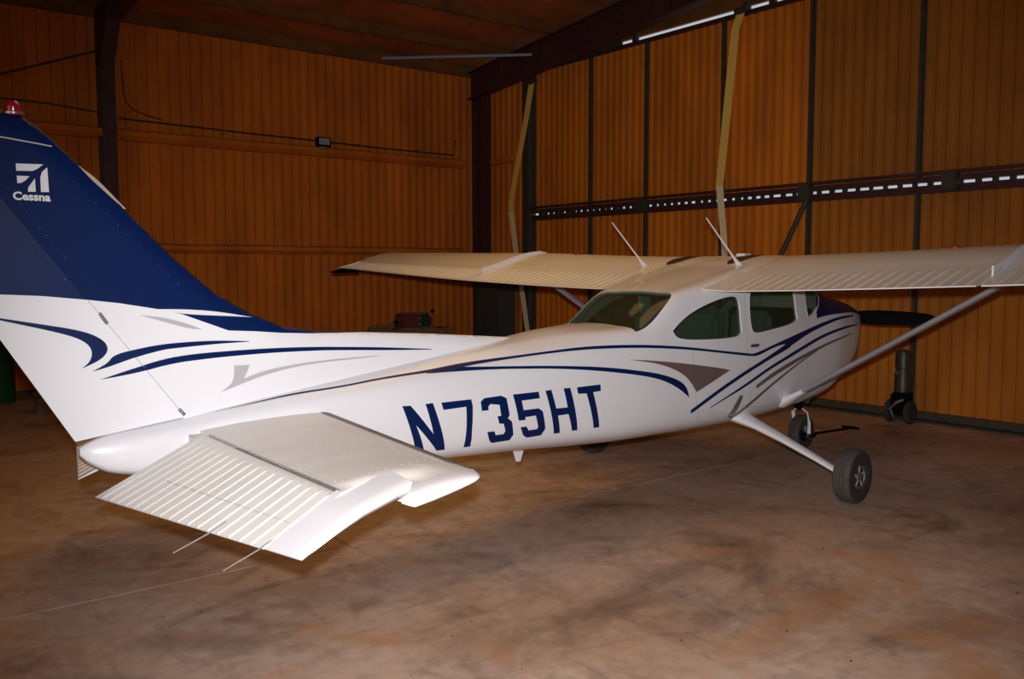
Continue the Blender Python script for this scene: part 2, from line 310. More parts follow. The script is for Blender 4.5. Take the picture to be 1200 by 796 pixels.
# ---------------- helpers ----------------
FINM = fin_material(); GLASS = glass_material(); CONC = concrete_material()
def link(o, parent=None):
    COL.objects.link(o)
    if parent is not None: o.parent = parent
    return o
def mesh_obj(name, verts, faces, m, parent=None, smooth=False, label=None, autos=None):
    me = bpy.data.meshes.new(name); me.from_pydata([tuple(v) for v in verts], [], faces)
    me.materials.append(m) if not isinstance(m, (list, tuple)) else [me.materials.append(x) for x in m]
    me.validate(); 
    bm = bmesh.new(); bm.from_mesh(me); bmesh.ops.recalc_face_normals(bm, faces=bm.faces); bm.to_mesh(me); bm.free()
    if smooth:
        me.polygons.foreach_set('use_smooth', [True]*len(me.polygons))
        if autos: me.set_sharp_from_angle(angle=math.radians(autos))
    o = bpy.data.objects.new(name, me)
    if label: o['label'] = label
    return link(o, parent)
class MB:
    def __init__(s): s.v = []; s.f = []
    def add(s, v, f):
        n = len(s.v); s.v += [Vector(p) for p in v]; s.f += [tuple(i+n for i in q) for q in f]; return s
    def box(s, x0, x1, y0, y1, z0, z1, bev=0):
        if bev <= 0:
            v = [(x, y, z) for x in (x0, x1) for y in (y0, y1) for z in (z0, z1)]
            return s.add(v, [(0, 1, 3, 2), (4, 6, 7, 5), (0, 4, 5, 1), (2, 3, 7, 6), (0, 2, 6, 4), (1, 5, 7, 3)])
        bm = bmesh.new(); bmesh.ops.create_cube(bm, size=1)
        for p in bm.verts: p.co = Vector(((x0+x1)/2+p.co.x*(x1-x0), (y0+y1)/2+p.co.y*(y1-y0), (z0+z1)/2+p.co.z*(z1-z0)))
        bmesh.ops.bevel(bm, geom=bm.edges[:], offset=bev, segments=2, affect='EDGES')
        bm.verts.index_update(); v = [p.co.copy() for p in bm.verts]; f = [tuple(q.index for q in g.verts) for g in bm.faces]; bm.free()
        return s.add(v, f)
    def tube(s, pts, r, n=10, cap=True, flat=None):
        pts = [Vector(p) for p in pts]; rr = r if isinstance(r, (list, tuple)) else [r]*len(pts)
        vs = []; up = Vector((0, 0, 1))
        for i, p in enumerate(pts):
            d = (pts[min(i+1, len(pts)-1)]-pts[max(i-1, 0)]).normalized()
            a = d.cross(up if abs(d.z) < .95 else Vector((1, 0, 0))).normalized(); b = a.cross(d)
            for k in range(n):
                t = 2*PI*k/n; ca, sb = math.cos(t), math.sin(t)
                if flat: vs.append(p+a*ca*rr[i]+b*sb*rr[i]*flat)
                else: vs.append(p+a*ca*rr[i]+b*sb*rr[i])
        fs = [(i*n+k, i*n+(k+1) % n, (i+1)*n+(k+1) % n, (i+1)*n+k) for i in range(len(pts)-1) for k in range(n)]
        if cap: fs += [tuple(range(n)), tuple((len(pts)-1)*n+k for k in range(n))]
        return s.add(vs, fs)
    def lathe(s, prof, c, axis='z', n=32):
        # prof: (radius, height)
        c = Vector(c); vs = []
        for r, h in prof:
            for k in range(n):
                t = 2*PI*k/n; x, y = r*math.cos(t), r*math.sin(t)
                vs.append(c+(Vector((x, y, h)) if axis == 'z' else Vector((x, h, y)) if axis == 'y' else Vector((h, x, y))))
        m = len(prof)
        return s.add(vs, [(i*n+k, i*n+(k+1) % n, (i+1)*n+(k+1) % n, (i+1)*n+k) for i in range(m-1) for k in range(n)]+[tuple(range(n)), tuple((m-1)*n+k for k in range(n))])
    def build(s, name, m, parent=None, smooth=False, label=None, autos=40):
        return mesh_obj(name, s.v, s.f, m, parent, smooth, label, autos)
def tag(o, label=None, cat=None, group=None, kind=None):
    if label: o['label'] = label
    if cat: o['category'] = cat
    if group: o['group'] = group
    if kind: o['kind'] = kind
    return o
def empty(name, loc, rz=0, **k):
    o = bpy.data.objects.new(name, None); o.location = loc; o.rotation_euler = (0, 0, rz); o.empty_display_size = .2
    link(o); tag(o, **k); return o
def hset(o):      # mesh written in hangar axes
    o.rotation_euler = (0, 0, TH); return o
def smoothloop(pts, closed=True, it=2):
    # Chaikin corner cutting, keeps sharp corners (angle above 50 degrees)
    for _ in range(it):
        n = len(pts); out = []
        for i, p in enumerate(pts):
            a, b = pts[i-1], pts[(i+1) % n]
            v1 = (p[0]-a[0], p[1]-a[1]); v2 = (b[0]-p[0], b[1]-p[1])
            l1 = math.hypot(*v1) or 1e-9; l2 = math.hypot(*v2) or 1e-9
            cs = (v1[0]*v2[0]+v1[1]*v2[1])/(l1*l2)
            if cs < .64: out.append(p)
            else:
                out.append((p[0]-v1[0]*.25, p[1]-v1[1]*.25)); out.append((p[0]+v2[0]*.25, p[1]+v2[1]*.25))
        pts = out
    return pts
def tess(poly, step, more=()):
    """triangulate a 2-D polygon with extra inner grid points"""
    pts = [Vector(p) for p in poly]
    # densify edges
    d = []
    for i, p in enumerate(pts):
        q = pts[(i+1) % len(pts)]; k = max(1, int((q-p).length/step))
        for j in range(k): d.append(p.lerp(q, j/k))
    n = len(d); xs = [p.x for p in d]; ys = [p.y for p in d]
    def inside(x, y):
        c = False; j = n-1
        for i in range(n):
            if (d[i].y > y) != (d[j].y > y) and x < (d[j].x-d[i].x)*(y-d[i].y)/(d[j].y-d[i].y)+d[i].x: c = not c
            j = i
        return c
    extra = []
    x = min(xs)+step/2
    while x < max(xs):
        y = min(ys)+step/2
        while y < max(ys):
            if inside(x, y): extra.append(Vector((x, y)))
            y += step
        x += step
    extra = [Vector((p.x+.0007*math.sin(91*p.y+7*p.x), p.y+.0007*math.sin(83*p.x))) for p in extra]+[Vector(p) for p in more if inside(*p)]
    V, E, Fc, *_ = delaunay_2d_cdt(d+extra, [(i, (i+1) % n) for i in range(n)], [], 0, 1e-6)
    Fc = [f for f in Fc if inside(sum(V[i].x for i in f)/len(f), sum(V[i].y for i in f)/len(f))]
    return V, Fc
def side_patch(name, poly, m, parent, off=.0025, side=-1, step=.05, smooth=True, label=None, it=2):
    V, Fc = tess(smoothloop(poly, it=it) if it else poly, step)
    vs = []
    for p in V:
        x, z = p
        w = side_w(x, z)
        e = .004
        wx = (side_w(x+.01, z)-side_w(x-.01, z))/.02; wz = (side_w(x, z+e)-side_w(x, z-e))/(2*e)
        nn = Vector((-wx, 1, -wz)).normalized()
        q = Vector((x, w, z))+nn*off
        vs.append((q.x, q.y*side, q.z))
    return mesh_obj(name, vs, Fc, m, parent, smooth, label)
def top_patch(name, poly, m, parent, off=.0025, step=.05, fz=None, label=None, it=2):
    V, Fc = tess(smoothloop(poly, it=it) if it else poly, step)
    fz = fz or top_z
    return mesh_obj(name, [(p.x, p.y, fz(p.x, p.y)+off) for p in V], Fc, m, parent, True, label)
def strip(pts, w):
    """polygon around a polyline in 2-D"""
    L, Rr = [], []
    for i, p in enumerate(pts):
        a = pts[max(i-1, 0)]; b = pts[min(i+1, len(pts)-1)]
        d = Vector((b[0]-a[0], b[1]-a[1])).normalized(); n = Vector((-d.y, d.x))*w/2
        L.append((p[0]+n.x, p[1]+n.y)); Rr.append((p[0]-n.x, p[1]-n.y))
    return L+Rr[::-1]
def frange(a, b, st):
    n = max(1, int(round((b-a)/st))); return [a+(b-a)*i/n for i in range(n+1)]
# ================= HANGAR =================
A0_, A1_, B0_, B1_ = -14.5, 2.878, -10.0, 9.487
# floor: poured slabs with sawn joints
fl = MB().box(A0_-.5, A1_+.6, B0_-.5, B1_+.5, -.30, -.012).build('floor', DARKG); hset(fl); fl['kind'] = 'structure'
JF = mat('joint_filler', (.20, .15, .12), .8, var=.4, scale=20)
aj = [A0_-.5, -10.0, -5.04, A1_+.6]; bj = [B0_-.5, -5.0, .0, B1_+.5]
for i in range(3):
    for j in range(3):
        g = .0045
        o = MB().box(aj[i]+g, aj[i+1]-g, bj[j]+g, bj[j+1]-g, -.011, 0).build('slab', CONC, fl)
jf = MB().box(aj[0], aj[-1], bj[0], bj[-1], -.0115, -.003).build('joint_filler', JF, fl)
# corrugated, foam-sprayed sheet
def sheet(b0, b1, z0, z1, pitch, depth, taper=.2, thick=.012):
    """profile runs along u; returns list of (u, v)"""
    pts = []; u = b0
    while u < b1-1e-6:
        for du, dv in ((0, 0), (.34, 0), (.52, 1), (.82, 1)):
            uu = min(u+du*pitch, b1); pts.append((uu, dv*depth))
        u += pitch
    pts.append((b1, 0)); return pts
def sheet_obj(name, pts, z0, z1, place, m, parent=None, z1b=None):
    vs = []; zz = [z0+(z1-z0)*k/4 for k in range(5)]
    for k, z in enumerate(zz):
        for (u, v) in pts: vs.append(place(u, v, z))
    n = len(pts); fs = [(k*n+i, k*n+i+1, (k+1)*n+i+1, (k+1)*n+i) for k in range(4) for i in range(n-1)]
    for k, z in enumerate(zz):
        pass
    nb = len(vs)
    us = (pts[0][0], pts[-1][0])
    for u in us:
        for z in (z0, z1): vs.append(place(u, -.05, z))
    fs += [(nb, nb+1, nb+3, nb+2), tuple([nb, nb+2]+[n-1-i for i in range(n)]), tuple([nb+1, nb+3]+[4*n+n-1-i for i in range(n)]),
           tuple([nb, nb+1]+[k*n for k in range(4, -1, -1)]), tuple([nb+2, nb+3]+[k*n+n-1 for k in range(4, -1, -1)])]
    return mesh_obj(name, vs, fs, m, parent)
# left wall (in the photograph the far left one)
w = sheet_obj('wall_left', sheet(A0_, A1_+.1, 0, 0, .172, .022), 0, 5.95, lambda u, v, z: (u, B1_-v+.016, z), FOAM); hset(w); w['kind'] = 'structure'
w = sheet_obj('wall_right', sheet(A0_, A1_+.1, 0, 0, .172, .022), 0, 5.95, lambda u, v, z: (u, B0_+v-.016, z), FOAM); hset(w); w['kind'] = 'structure'
w = sheet_obj('wall_back', sheet(B0_, B1_, 0, 0, .205, .032), 0, 7.4, lambda u, v, z: (A0_+v-.016, u, z), FOAM); hset(w); w['kind'] = 'structure'
# door wall: narrow sheeted strip beside the corner, gable above
wf = sheet_obj('wall_front', sheet(7.75, B1_, 0, 0, .18, .03), 0, 5.62, lambda u, v, z: (A1_-v+.01, u, z), FOAM); hset(wf); wf['kind'] = 'structure'
gp = MB()
gp.add([(A1_+.10, B1_, 5.66), (A1_+.10, B0_, 5.66), (A1_+.10, B0_, 6.0), (A1_+.10, -.25, 6.73), (A1_+.10, B1_, 5.93), (A1_+.16, B1_, 5.66), (A1_+.16, B0_, 5.66), (A1_+.16, B0_, 6.0), (A1_+.16, -.25, 6.73), (A1_+.16, B1_, 5.93)],
    [(0, 1, 2, 3, 4), (5, 9, 8, 7, 6), (0, 5, 6, 1), (1, 6, 7, 2), (2, 7, 8, 3), (3, 8, 9, 4), (4, 9, 5, 0)])
g = gp.build('gable', FOAMD, wf)
# roof: two foamed slopes, ridge over the middle
RZ = lambda b: 5.90+(B1_-abs(b+.25)-.25)*.083 if True else 0
rows = []
def roofz(b): return 5.90+(9.74-abs(b+.25))*.083
vs = []; bs = frange(B0_-.1, B1_+.1, .22); as_ = frange(A0_-.1, A1_+.25, 1.1)
for i, a in enumerate(as_):
    for b in bs: vs.append((a, b, roofz(b)+random.uniform(-.012, .012)))
n = len(bs); k0 = len(vs)
fs = [(i*n+k, i*n+k+1, (i+1)*n+k+1, (i+1)*n+k) for i in range(len(as_)-1) for k in range(n-1)]
vs += [(a, b, z+.12) for a, b, z in vs]; fs += [tuple(q+k0 for q in f[::-1]) for f in fs]
ce = mesh_obj('ceiling', vs, fs, mat('ceiling_foam', (.55, .15, .02), .85, var=1, col2=(.26, .085, .014), scale=1.3, bump=.4, bscale=9), None, True); hset(ce); ce['kind'] = 'structure'
for i, b in enumerate((8.2, 6.7, 5.2, 3.7, 2.2, .7, -1.2, -2.7, -4.2, -5.7, -7.2, -8.7)):
    p = MB().box(A0_, A1_, b-.05, b+.05, roofz(b)-.17, roofz(b)+.01, .02).build('purlin', FOAMD, ce)
# girts on the left wall, foam-covered
def girt(name, z, h, d, a0, a1):
    mb = MB(); vs = []; xs = frange(a0, a1, .35)
    sect = [(0, -h*.5), (.55, -h*.48), (1, -.1*h), (.95, .35*h), (.5, .5*h), (0, .5*h)]
    for a in xs:
        j = random.uniform(-.006, .006)
        for q, dz in sect: vs.append((a, B1_+.01-q*d, z+dz+j))
    m = len(sect); fs = [(i*m+k, i*m+(k+1) % m, (i+1)*m+(k+1) % m, (i+1)*m+k) for i in range(len(xs)-1) for k in range(m)]+[tuple(range(m)), tuple((len(xs)-1)*m+k for k in range(m))]
    o = mesh_obj(name, vs, fs, FOAM, None, True, autos=30); hset(o); o['kind'] = 'structure'; return o
girt('trim_1', 3.97, .17, .20, A0_, 2.5); girt('trim_2', 2.22, .15, .20, A0_, 2.5)
o = MB().box(A0_, A1_-.05, B1_-.14, B1_+.02, 5.70, 5.90, .03).build('trim_3', FOAMD, None, True); hset(o); o['kind'] = 'structure'
o = MB().box(A0_, -.4, B1_-.05, B1_+.02, 0, .09).build('baseboard_left', STEELD, None); hset(o); o['kind'] = 'structure'
o = MB().box(A1_-.16, A1_+.02, 8.05, B1_-.3, 3.92, 4.05, .03).build('trim_4', FOAM, None, True); hset(o); o['kind'] = 'structure'
# steel frames: columns and sloping rafters
def ibeam(mb, p0, p1, web, d0, d1, fw, tf=.02, tw=.015):
    """tapered I section from p0 to p1, depth direction web"""
    p0, p1, web = Vector(p0), Vector(p1), Vector(web).normalized(); ax = (p1-p0).normalized(); w = ax.cross(web).normalized()
    def bx(o0, o1, h0, h1, ww):
        vs = []
        for p, o, h in ((p0, o0, h0), (p1, o1, h1)):
            for sg in (-1, 1):
                for sh in (0, 1): vs.append(p+web*(o+sh*h)+w*(sg*ww/2))
        mb.add(vs, [(0, 1, 3, 2), (4, 6, 7, 5), (0, 4, 5, 1), (2, 3, 7, 6), (0, 2, 6, 4), (1, 5, 7, 3)])
    bx(-d0/2, -d1/2, tf, tf, fw); bx(d0/2-tf, d1/2-tf, tf, tf, fw); bx(-d0/2+tf, -d1/2+tf, d0-2*tf, d1-2*tf, tw)
def frame_column(a, b, d, fw, label, ztop=5.6):
    r = empty('steel_column', H(a, b, 0), TH, label=label, cat='column', kind='structure')
    mb = MB(); ibeam(mb, (0, 0, 0), (0, 0, ztop), (0, 1, 0), d, d*1.15, fw); mb.build('column_shaft', STEEL, r)
    MB().box(-fw/2-.03, fw/2+.03, -d/2-.03, d/2+.03, 0, .02).build('base_plate', STEEL, r)
    return r
c1 = frame_column(-4.19, 9.22, .26, .20, 'dark red steel column on the corrugated wall behind the tail')
MB().add([(-.10, -.13, 4.95), (.10, -.13, 4.95), (.10, .13, 4.95), (-.10, .13, 4.95), (-.10, -.75, 5.80), (.10, -.75, 5.80), (.10, .13, 5.80), (-.10, .13, 5.80)],
    [(0, 3, 2, 1), (4, 5, 6, 7), (0, 1, 5, 4), (1, 2, 6, 5), (2, 3, 7, 6), (3, 0, 4, 7)]).build('haunch', STEEL, c1)
c2 = frame_column(2.62, 8.93, .30, .22, 'dark red steel column in the room corner beside the gray cabinet', 5.35)
c3 = frame_column(-11.0, 9.22, .26, .20, 'dark red steel column on the corrugated wall near the back', 5.7)
def rafter(a, b0, z0, b1, z1, d0, d1, label):
    r = empty('roof_rafter', H(a, b0, z0), TH, label=label, cat='roof beam', kind='structure')
    mb = MB(); ibeam(mb, (0, 0, 0), (0, b1-b0, z1-z0), (0, 0, 1), d0, d1, .20); mb.build('rafter_beam', STEEL, r)
    for k in range(1, 9):
        t = k/9; yy = (b1-b0)*t; zz = (z1-z0)*t
        MB().box(-.09, .09, yy-.006, yy+.006, zz-d0*.46, zz+d0*.46).build('stiffener', STEEL, r)
    return r
rafter(2.5, 9.1, 5.44, -.25, 6.33, .52, .50, 'dark red roof rafter above the hangar door')
rafter(-4.19, 8.95, 5.72, -.25, 6.45, .42, .42, 'dark red roof rafter at the upper left, over the tail')
rafter(2.5, -.25, 6.33, -9.6, 5.5, .50, .52, 'dark red roof rafter beyond the ridge above the door')
# hangar door: two-leaf folding door, sheeted panels between steel posts
dr = empty('door_1', H(A1_, 0, 0), TH, kind='structure', label='two-leaf folding hangar door with foamed sheet panels')
posts = [7.62, 6.09, 4.78, 3.24, 1.76, .24, -1.29, -2.8, -4.3, -5.8, -7.3, -8.8, -9.9]
HZ = 2.90
def door_panel(b0, b1, z0, z1):
    lo, hi = min(b0, b1)+.035, max(b0, b1)-.035
    pts = sheet(lo, hi, 0, 0, .15, .016)
    return sheet_obj('panel', pts, z0, z1, lambda u, v, z: (.045-v, u, z), FOAM2 if b0 > 2 else FOAM3, dr)
for b0, b1 in zip(posts, posts[1:]):
    door_panel(b0, b1, .11, HZ-.06); door_panel(b0, b1, HZ+.06, 5.52)
for b in posts:
    for z0, z1 in ((.10, HZ-.11), (HZ+.08, 5.55)):
        MB().box(-.03, .07, b-.022, b+.022, z0, z1).build('post', STEELD, dr)
def rail(z0, z1, x0=-.05, x1=.07, m=STEEL): return MB().box(x0, x1, posts[-1]-.05, posts[0]+.05, z0, z1).build('rail', m, dr)
rail(.03, .115, -.03, .07, STEELD); rail(HZ-.115, HZ-.018, .0, .07); rail(HZ+.020, HZ+.085, -.06, .07); rail(5.50, 5.56, -.02, .07)
MB().box(-.10, -.04, posts[-1], posts[0], HZ+.10, HZ+.14).build('rail', STEEL, dr)
# light comes in between the leaves where ragged rubber leaves gaps
b = posts[0]-.1
while b > posts[-1]:
    wd = (.058 if b < 3 else .080 if b < 5.5 else .105)*random.uniform(.8, 1.25)
    MB().box(.03, .06, b-wd, b, HZ-.03, HZ+.03).build('seal_lug', STEELD, dr)
    b -= .19 if b < 2.5 else .15
# ragged head seal: gaps at the top of the door
b = posts[0]
while b > 6.0-.6: MB().box(.02, .05, b-.45, b, 5.55, 5.68).build('head_seal', STEELD, dr); b -= .45
for b in (5.06, 2.86, 2.42, -1.3): MB().box(.0, .06, b-.05, b+.05, 5.54, 5.68).build('head_seal', STEELD, dr)
for b0, b1, z0, z1 in ((2.15, 1.76, 2.05, 2.82), (7.6, 7.2, 2.95, 2.93)):
    MB().tube([(-.06, b0, z0), (-.04, b1, z1)], .035, 6).build('brace', STEELD, dr)
for b in (1.76, 4.78, -.2): MB().box(-.14, -.02, b-.09, b+.09, HZ-.10, HZ+.12, .01).build('hinge_bracket', STEELD, dr)
# floor track
o = MB().box(A1_-.16, A1_+.2, B0_, 8.0, .0, .022).build('baseboard_front', STEELD); hset(o); o['kind'] = 'structure'
# door jamb post by the corner
o = MB().box(A1_-.10, A1_+.10, 7.68, 7.85, 0, 5.55).build('trim_5', STEELD); hset(o); o['kind'] = 'structure'
# ================= LOOSE THINGS =================
def strap(label, pts, group, w=.075, mats=(STRAP, STRAPP), split=None):
    root = empty('lift_strap', H(pts[0][0], pts[0][1], 0), TH, label=label, cat='strap', group=group)
    a0, b0 = pts[0][0], pts[0][1]
    def seg(P, m):
        vs = []
        for i, (a, b, z, ww) in enumerate(P):
            for k in (-1, 1):
                for da in (0, .004): vs.append((a-a0+da, b-b0+k*ww*.62, z))
        fs = []
        for i in range(len(P)-1):
            k = i*4; fs += [(k, k+4, k+6, k+2), (k+1, k+3, k+7, k+5), (k, k+1, k+5, k+4), (k+2, k+6, k+7, k+3)]
        fs += [(0, 2, 3, 1), (len(vs)-4, len(vs)-3, len(vs)-1, len(vs)-2)]
        return mesh_obj('webbing', vs, fs, m, root)
    seg(pts[:split+1], mats[0]); seg(pts[split:], mats[1])
    MB().tube([(-.0, -.10, pts[0][2]), (0, .10, pts[0][2])], .05, 12).build('roller', STEELD, root, True)
    return root
strap('broad yellow lift strap hanging from the top of the folding door, right of the antennas', [(2.78, 2.86, 5.55, .12), (2.76, 2.95, 5.3, .12), (2.74, 3.05, 4.2, .12), (2.74, 3.17, 3.1, .11), (2.73, 3.14, 2.9, .10), (2.74, 3.06, 2.2, .09), (2.76, 3.02, 1.2, .08), (2.80, 3.0, .15, .08)], 'door lift straps', split=3)
strap('narrow yellow lift strap hanging crooked beside the corner column', [(2.70, 7.47, 5.30, .13), (2.66, 7.60, 4.6, .12), (2.62, 7.86, 3.6, .12), (2.60, 7.97, 3.1, .12), (2.60, 7.96, 2.95, .12), (2.60, 7.80, 2.1, .12), (2.60, 7.62, 1.4, .11), (2.60, 7.45, .62, .10), (2.62, 7.42, .10, .10)], 'door lift straps', split=4)
# tow bar
P0 = Vector((.36, .0, .13)); P1 = Vector((1.60, .10, .035))
tb = empty('tow_bar', (1.0, .05, 0), label='black steel tow bar lying on the floor ahead of the nose wheel', cat='tow bar')
off = Vector((1.0, .05, 0))
MB().tube([P0-off, P1-off], .013, 8).build('shaft', BLACK, tb, True)
MB().tube([Vector((1.64, .24, .03))-off, Vector((1.60, .02, .035))-off], .016, 8).build('handle', BLACK, tb, True)
MB().tube([Vector((.24, -.10, .14))-off, Vector((.36, -.09, .13))-off, Vector((.40, 0, .125))-off, Vector((.36, .09, .13))-off, Vector((.24, .10, .14))-off], .011, 8).build('fork', BLACK, tb, True)
# green drum and dusty bucket behind the tail
g = empty('drum', H(-5.90, 9.05, 0), TH, label='dark green steel drum standing at the left wall', cat='drum')
MB().lathe([(.28, 0), (.295, .01), (.295, .28), (.305, .295), (.295, .31), (.295, .58), (.305, .595), (.295, .61), (.295, .87), (.30, .89), (.29, .90), (.28, .885)], (0, 0, 0), 'z', 36).build('drum_body', GREEN, g, True, autos=30)
MB().lathe([(.282, .86), (.282, .872), (.05, .875), (.04, .88)], (0, 0, 0), 'z', 36).build('drum_lid', GREEN, g, True, autos=30)
g = empty('bucket', H(-5.49, 7.60, 0), TH, label='dusty gray plastic bucket on the floor beside the green drum', cat='bucket')
mb = MB(); mb.lathe([(.118, 0), (.14, .25), (.150, .252), (.150, .275), (.146, .28), (.137, .275), (.132, .24), (.112, .02)], (0, 0, 0), 'z', 32); mb.build('bucket_body', BUCKET, g, True, autos=30)
MB().tube([(.15*math.cos(t), .15*math.sin(t), .262-.04*math.sin(t)) for t in [PI*k/12+PI for k in range(13)]], .004, 6).build('handle', METAL, g, True)
MB().lathe([(.154, .236), (.156, .24), (.156, .262), (.154, .266)], (0, 0, 0), 'z', 32).build('rim', BUCKET, g, True)
# gray cabinet by the corner column
g = empty('cabinet', H(2.42, 8.15, 0), TH, label='dark gray metal cabinet standing beside the corner column', cat='cabinet')
MB().box(-.20, .20, -.30, .42, .06, 1.82, .008).build('cabinet_body', CABM, g, False)
for y0, y1 in ((-.29, .058), (.064, .41)):
    d = MB().box(-.216, -.20, y0, y1, .08, 1.80, .004).build('door', CABM, g)
    MB().box(-.235, -.216, (y1-.05 if y0 < 0 else y0+.03), (y1-.03 if y0 < 0 else y0+.05), .95, 1.10, .003).build('handle', STEELD, d)
MB().box(-.19, .19, -.29, .41, 0, .06).build('plinth', BLACK, g)
# work bench against the left wall with a red and green machine on it
g = empty('workbench', H(.98, 8.95, 0), TH, label='rough timber workbench against the corrugated wall', cat='workbench')
for k in range(4): MB().box(-.80, .80, -.26+.13*k, -.26+.13*k+.124, .73, .77, .003).build('plank', WOOD, g)
for sx in (-.72, .72):
    for sy in (-.2, .2): MB().box(sx-.045, sx+.045, sy-.045, sy+.045, 0, .73).build('leg', WOOD, g)
MB().box(-.76, .76, -.24, -.20, .62, .73).build('apron', WOOD, g)
g = empty('machine', H(.98, 8.92, .77), TH, label='red and green bench machine with two round knobs on the timber workbench', cat='machine')
MB().box(-.28, .10, -.16, .16, .03, .27, .015).build('housing', MRED, g, True, 'dull red housing')
MB().box(.10, .37, -.15, .15, .03, .26, .04).build('motor', MGREEN, g, True, 'dark green motor end')
MB().box(-.34, .42, -.18, .18, 0, .03, .008).build('base', WOOD, g, True)
MB().box(-.36, .36, -.02, .02, .285, .31, .005).build('top_bar', METAL, g, True)
for sx in (-.27, .34): MB().tube([(sx, 0, .25), (sx, 0, .30)], .015, 8).build('bracket', BLACK, g, True)
MB().tube([(.44, -.02, .30), (.44, -.05, .335)], .032, 10).build('ball_knob', BLACK, g, True)
for z in (.08, .20): MB().lathe([(.022, 0), (.022, -.03), (.015, -.036)], (.08, -.16, z), 'y', 16).build('knob', METAL, g, True, 'pale round knob')
g = empty('lumber', H(.33, 8.88, .773), TH, label='short timber offcuts piled on the left end of the workbench', cat='lumber')
for k, (x0, x1, y, z, tz) in enumerate(((-.32, .12, -.05, 0, .03), (-.26, .16, .04, .036, .028), (-.12, .22, -.02, .068, .03))):
    o = MB().box(x0, x1, y-.05, y+.05, z, z+tz, .002).build('board', WOOD, g)
o = MB().tube([(.22, -.12, 0), (.22, -.10, .14)], .014, 8); o.lathe([(.05, 0), (.05, .03), (.02, .05)], (.22, -.10, .12), 'z', 12); o = o.build('clamp', BLACK, g, True)
# motor unit on wheels by the door
g = empty('pump_cart', H(2.58, .19, 0), TH, label='dark upright pump on black wheels standing against the folding door', cat='cart')
MB().lathe([(.085, .36), (.098, .38), (.098, .60), (.08, .64), (.08, .66), (.094, .67), (.094, .84), (.08, .88), (.02, .895)], (0, 0, 0), 'z', 24).build('tank', mat('tank_gray', (.050, .040, .032), .45, var=.4, scale=12), g, True, autos=30)
MB().box(-.13, .13, -.10, .10, .10, .38, .03).build('pump_body', BLACK, g, True)
for s in (-1, 1):
    MB().lathe([(.03, -.03), (.12, -.03), (.14, -.015), (.14, .015), (.12, .03), (.03, .03)], (-.04, s*.125, .14), 'y', 28).build('wheel', RUBBER, g, True, autos=30)
MB().tube([(-.04, -.125, .14), (-.04, .125, .14)], .02, 8).build('axle', STEELD, g, True)
MB().tube([(-.13, -.08, .30), (-.19, -.02, .26), (-.18, .06, .18), (-.14, .02, .08)], .018, 8).build('hose', METAL, g, True)
MB().tube([(-.126, 0, .62), (-.14, 0, .62)], .018, 10).build('gauge', METAL, g, True)
for s in (-1, 1): MB().tube([(.02, s*.13, .10), (.06, s*.12, .50)], .012, 8).build('handle_bar', STEELD, g, True)
# long dark tube light under the roof near the corner
g = empty('tube_light', H(2.0, 7.2, 5.62), TH, label='unlit tube light fixed under the roof near the corner', cat='light')
P0 = Vector((.55, 9.15, 5.72)); P1 = Vector((2.40, 7.10, 5.67)); off = Vector((2.0, 7.2, 5.62))
MB().tube([P0-off, P1-off], .028, 8).build('tube', LIGHTM, g, True)
for t in (.12, .88): q = P0.lerp(P1, t)-off; MB().tube([q, q+Vector((0, 0, .28))], .01, 6).build('hanger', STEELD, g)
# conduit, outlet box and cables on the left wall
g = empty('conduit', H(-1, 9.3, 4.1), TH, label='black electrical conduit running along the upper girt', cat='conduit')
Bc = 9.20-9.3
pts = [(-3.0+4*0-.9, Bc, .13)]
pts = [(-3.05, Bc, .085-.0), (-1.0, Bc, .045), (.30, Bc, .03), (1.5, Bc, .005), (3.15, Bc, .0), (3.2, Bc, .30)]
MB().tube(pts, .014, 8).build('pipe', CONDUIT, g, True)
for x in (-1.4, 1.1, 2.4): MB().box(x-.02, x+.02, Bc-.02, Bc+.09, -.0, .05).build('clip', METAL, g)
g = empty('work_light', H(-.68, 9.10, 4.02), TH, label='small gray lamp box on the upper girt of the left wall', cat='light')
MB().box(-.13, .13, -.05, .05, .0, .16, .008).build('lamp_body', BLACK, g); MB().box(-.10, .10, -.056, -.05, .03, .14).build('lamp_glass', LIGHTM, g); MB().box(-.05, .05, -.04, .04, -.05, 0, .005).build('bracket', METAL, g)
g = MB().tube([H(-5.55-.9, 9.2, 4.38), H(-5.55, 9.2, 4.655), H(-4.33, 9.2, 5.14)], .018, 6).build('sag_rod', STEELD, None, True); tag(g, 'thin dark rod slanting from the left column down to the picture edge', 'rod')
g = empty('wall_cable', H(-3.9, 9.15, 4.1), TH, label='thin black cable drooping from the left column onto the girt', cat='cable')
MB().tube([(-.08, 0, .95), (-.06, .0, .45), (-.02, 0, .32), (.08, 0, .22), (.28, 0, .16), (.50, .02, .12)], .010, 6).build('cord', CONDUIT, g, True)
g = empty('wall_cable', H(-4.9, 9.15, 4.1), TH, label='thin black cable lying along the girt left of the column', cat='cable')
MB().tube([(-2.2, 0, .16), (-.8, 0, .20), (-.1, 0, .19), (.55, 0, .14), (.62, 0, .13)], .012, 6).build('cord', CONDUIT, g, True)
# grit on the bare floor
mb = MB()
for k in range(60):
    a, b = random.uniform(-6.5, -2.0), random.uniform(-3.6, -.2); r = .003+.005*random.random()**2
    mb.lathe([(r*.8, 0), (r, r*.4), (r*.5, r*.8)], H(a, b, 0), 'z', 6)
tag(mb.build('grit', mat('dark_grit', (.03, .02, .015), .9)), 'dark specks of grit scattered on the bare concrete', 'grit', kind='stuff')
# ================= AIRPLANE =================
AP = empty('airplane', (0, 0, 0), label='white high-wing single-engine airplane with blue tail and brown stripes, parked on the concrete floor', cat='airplane')
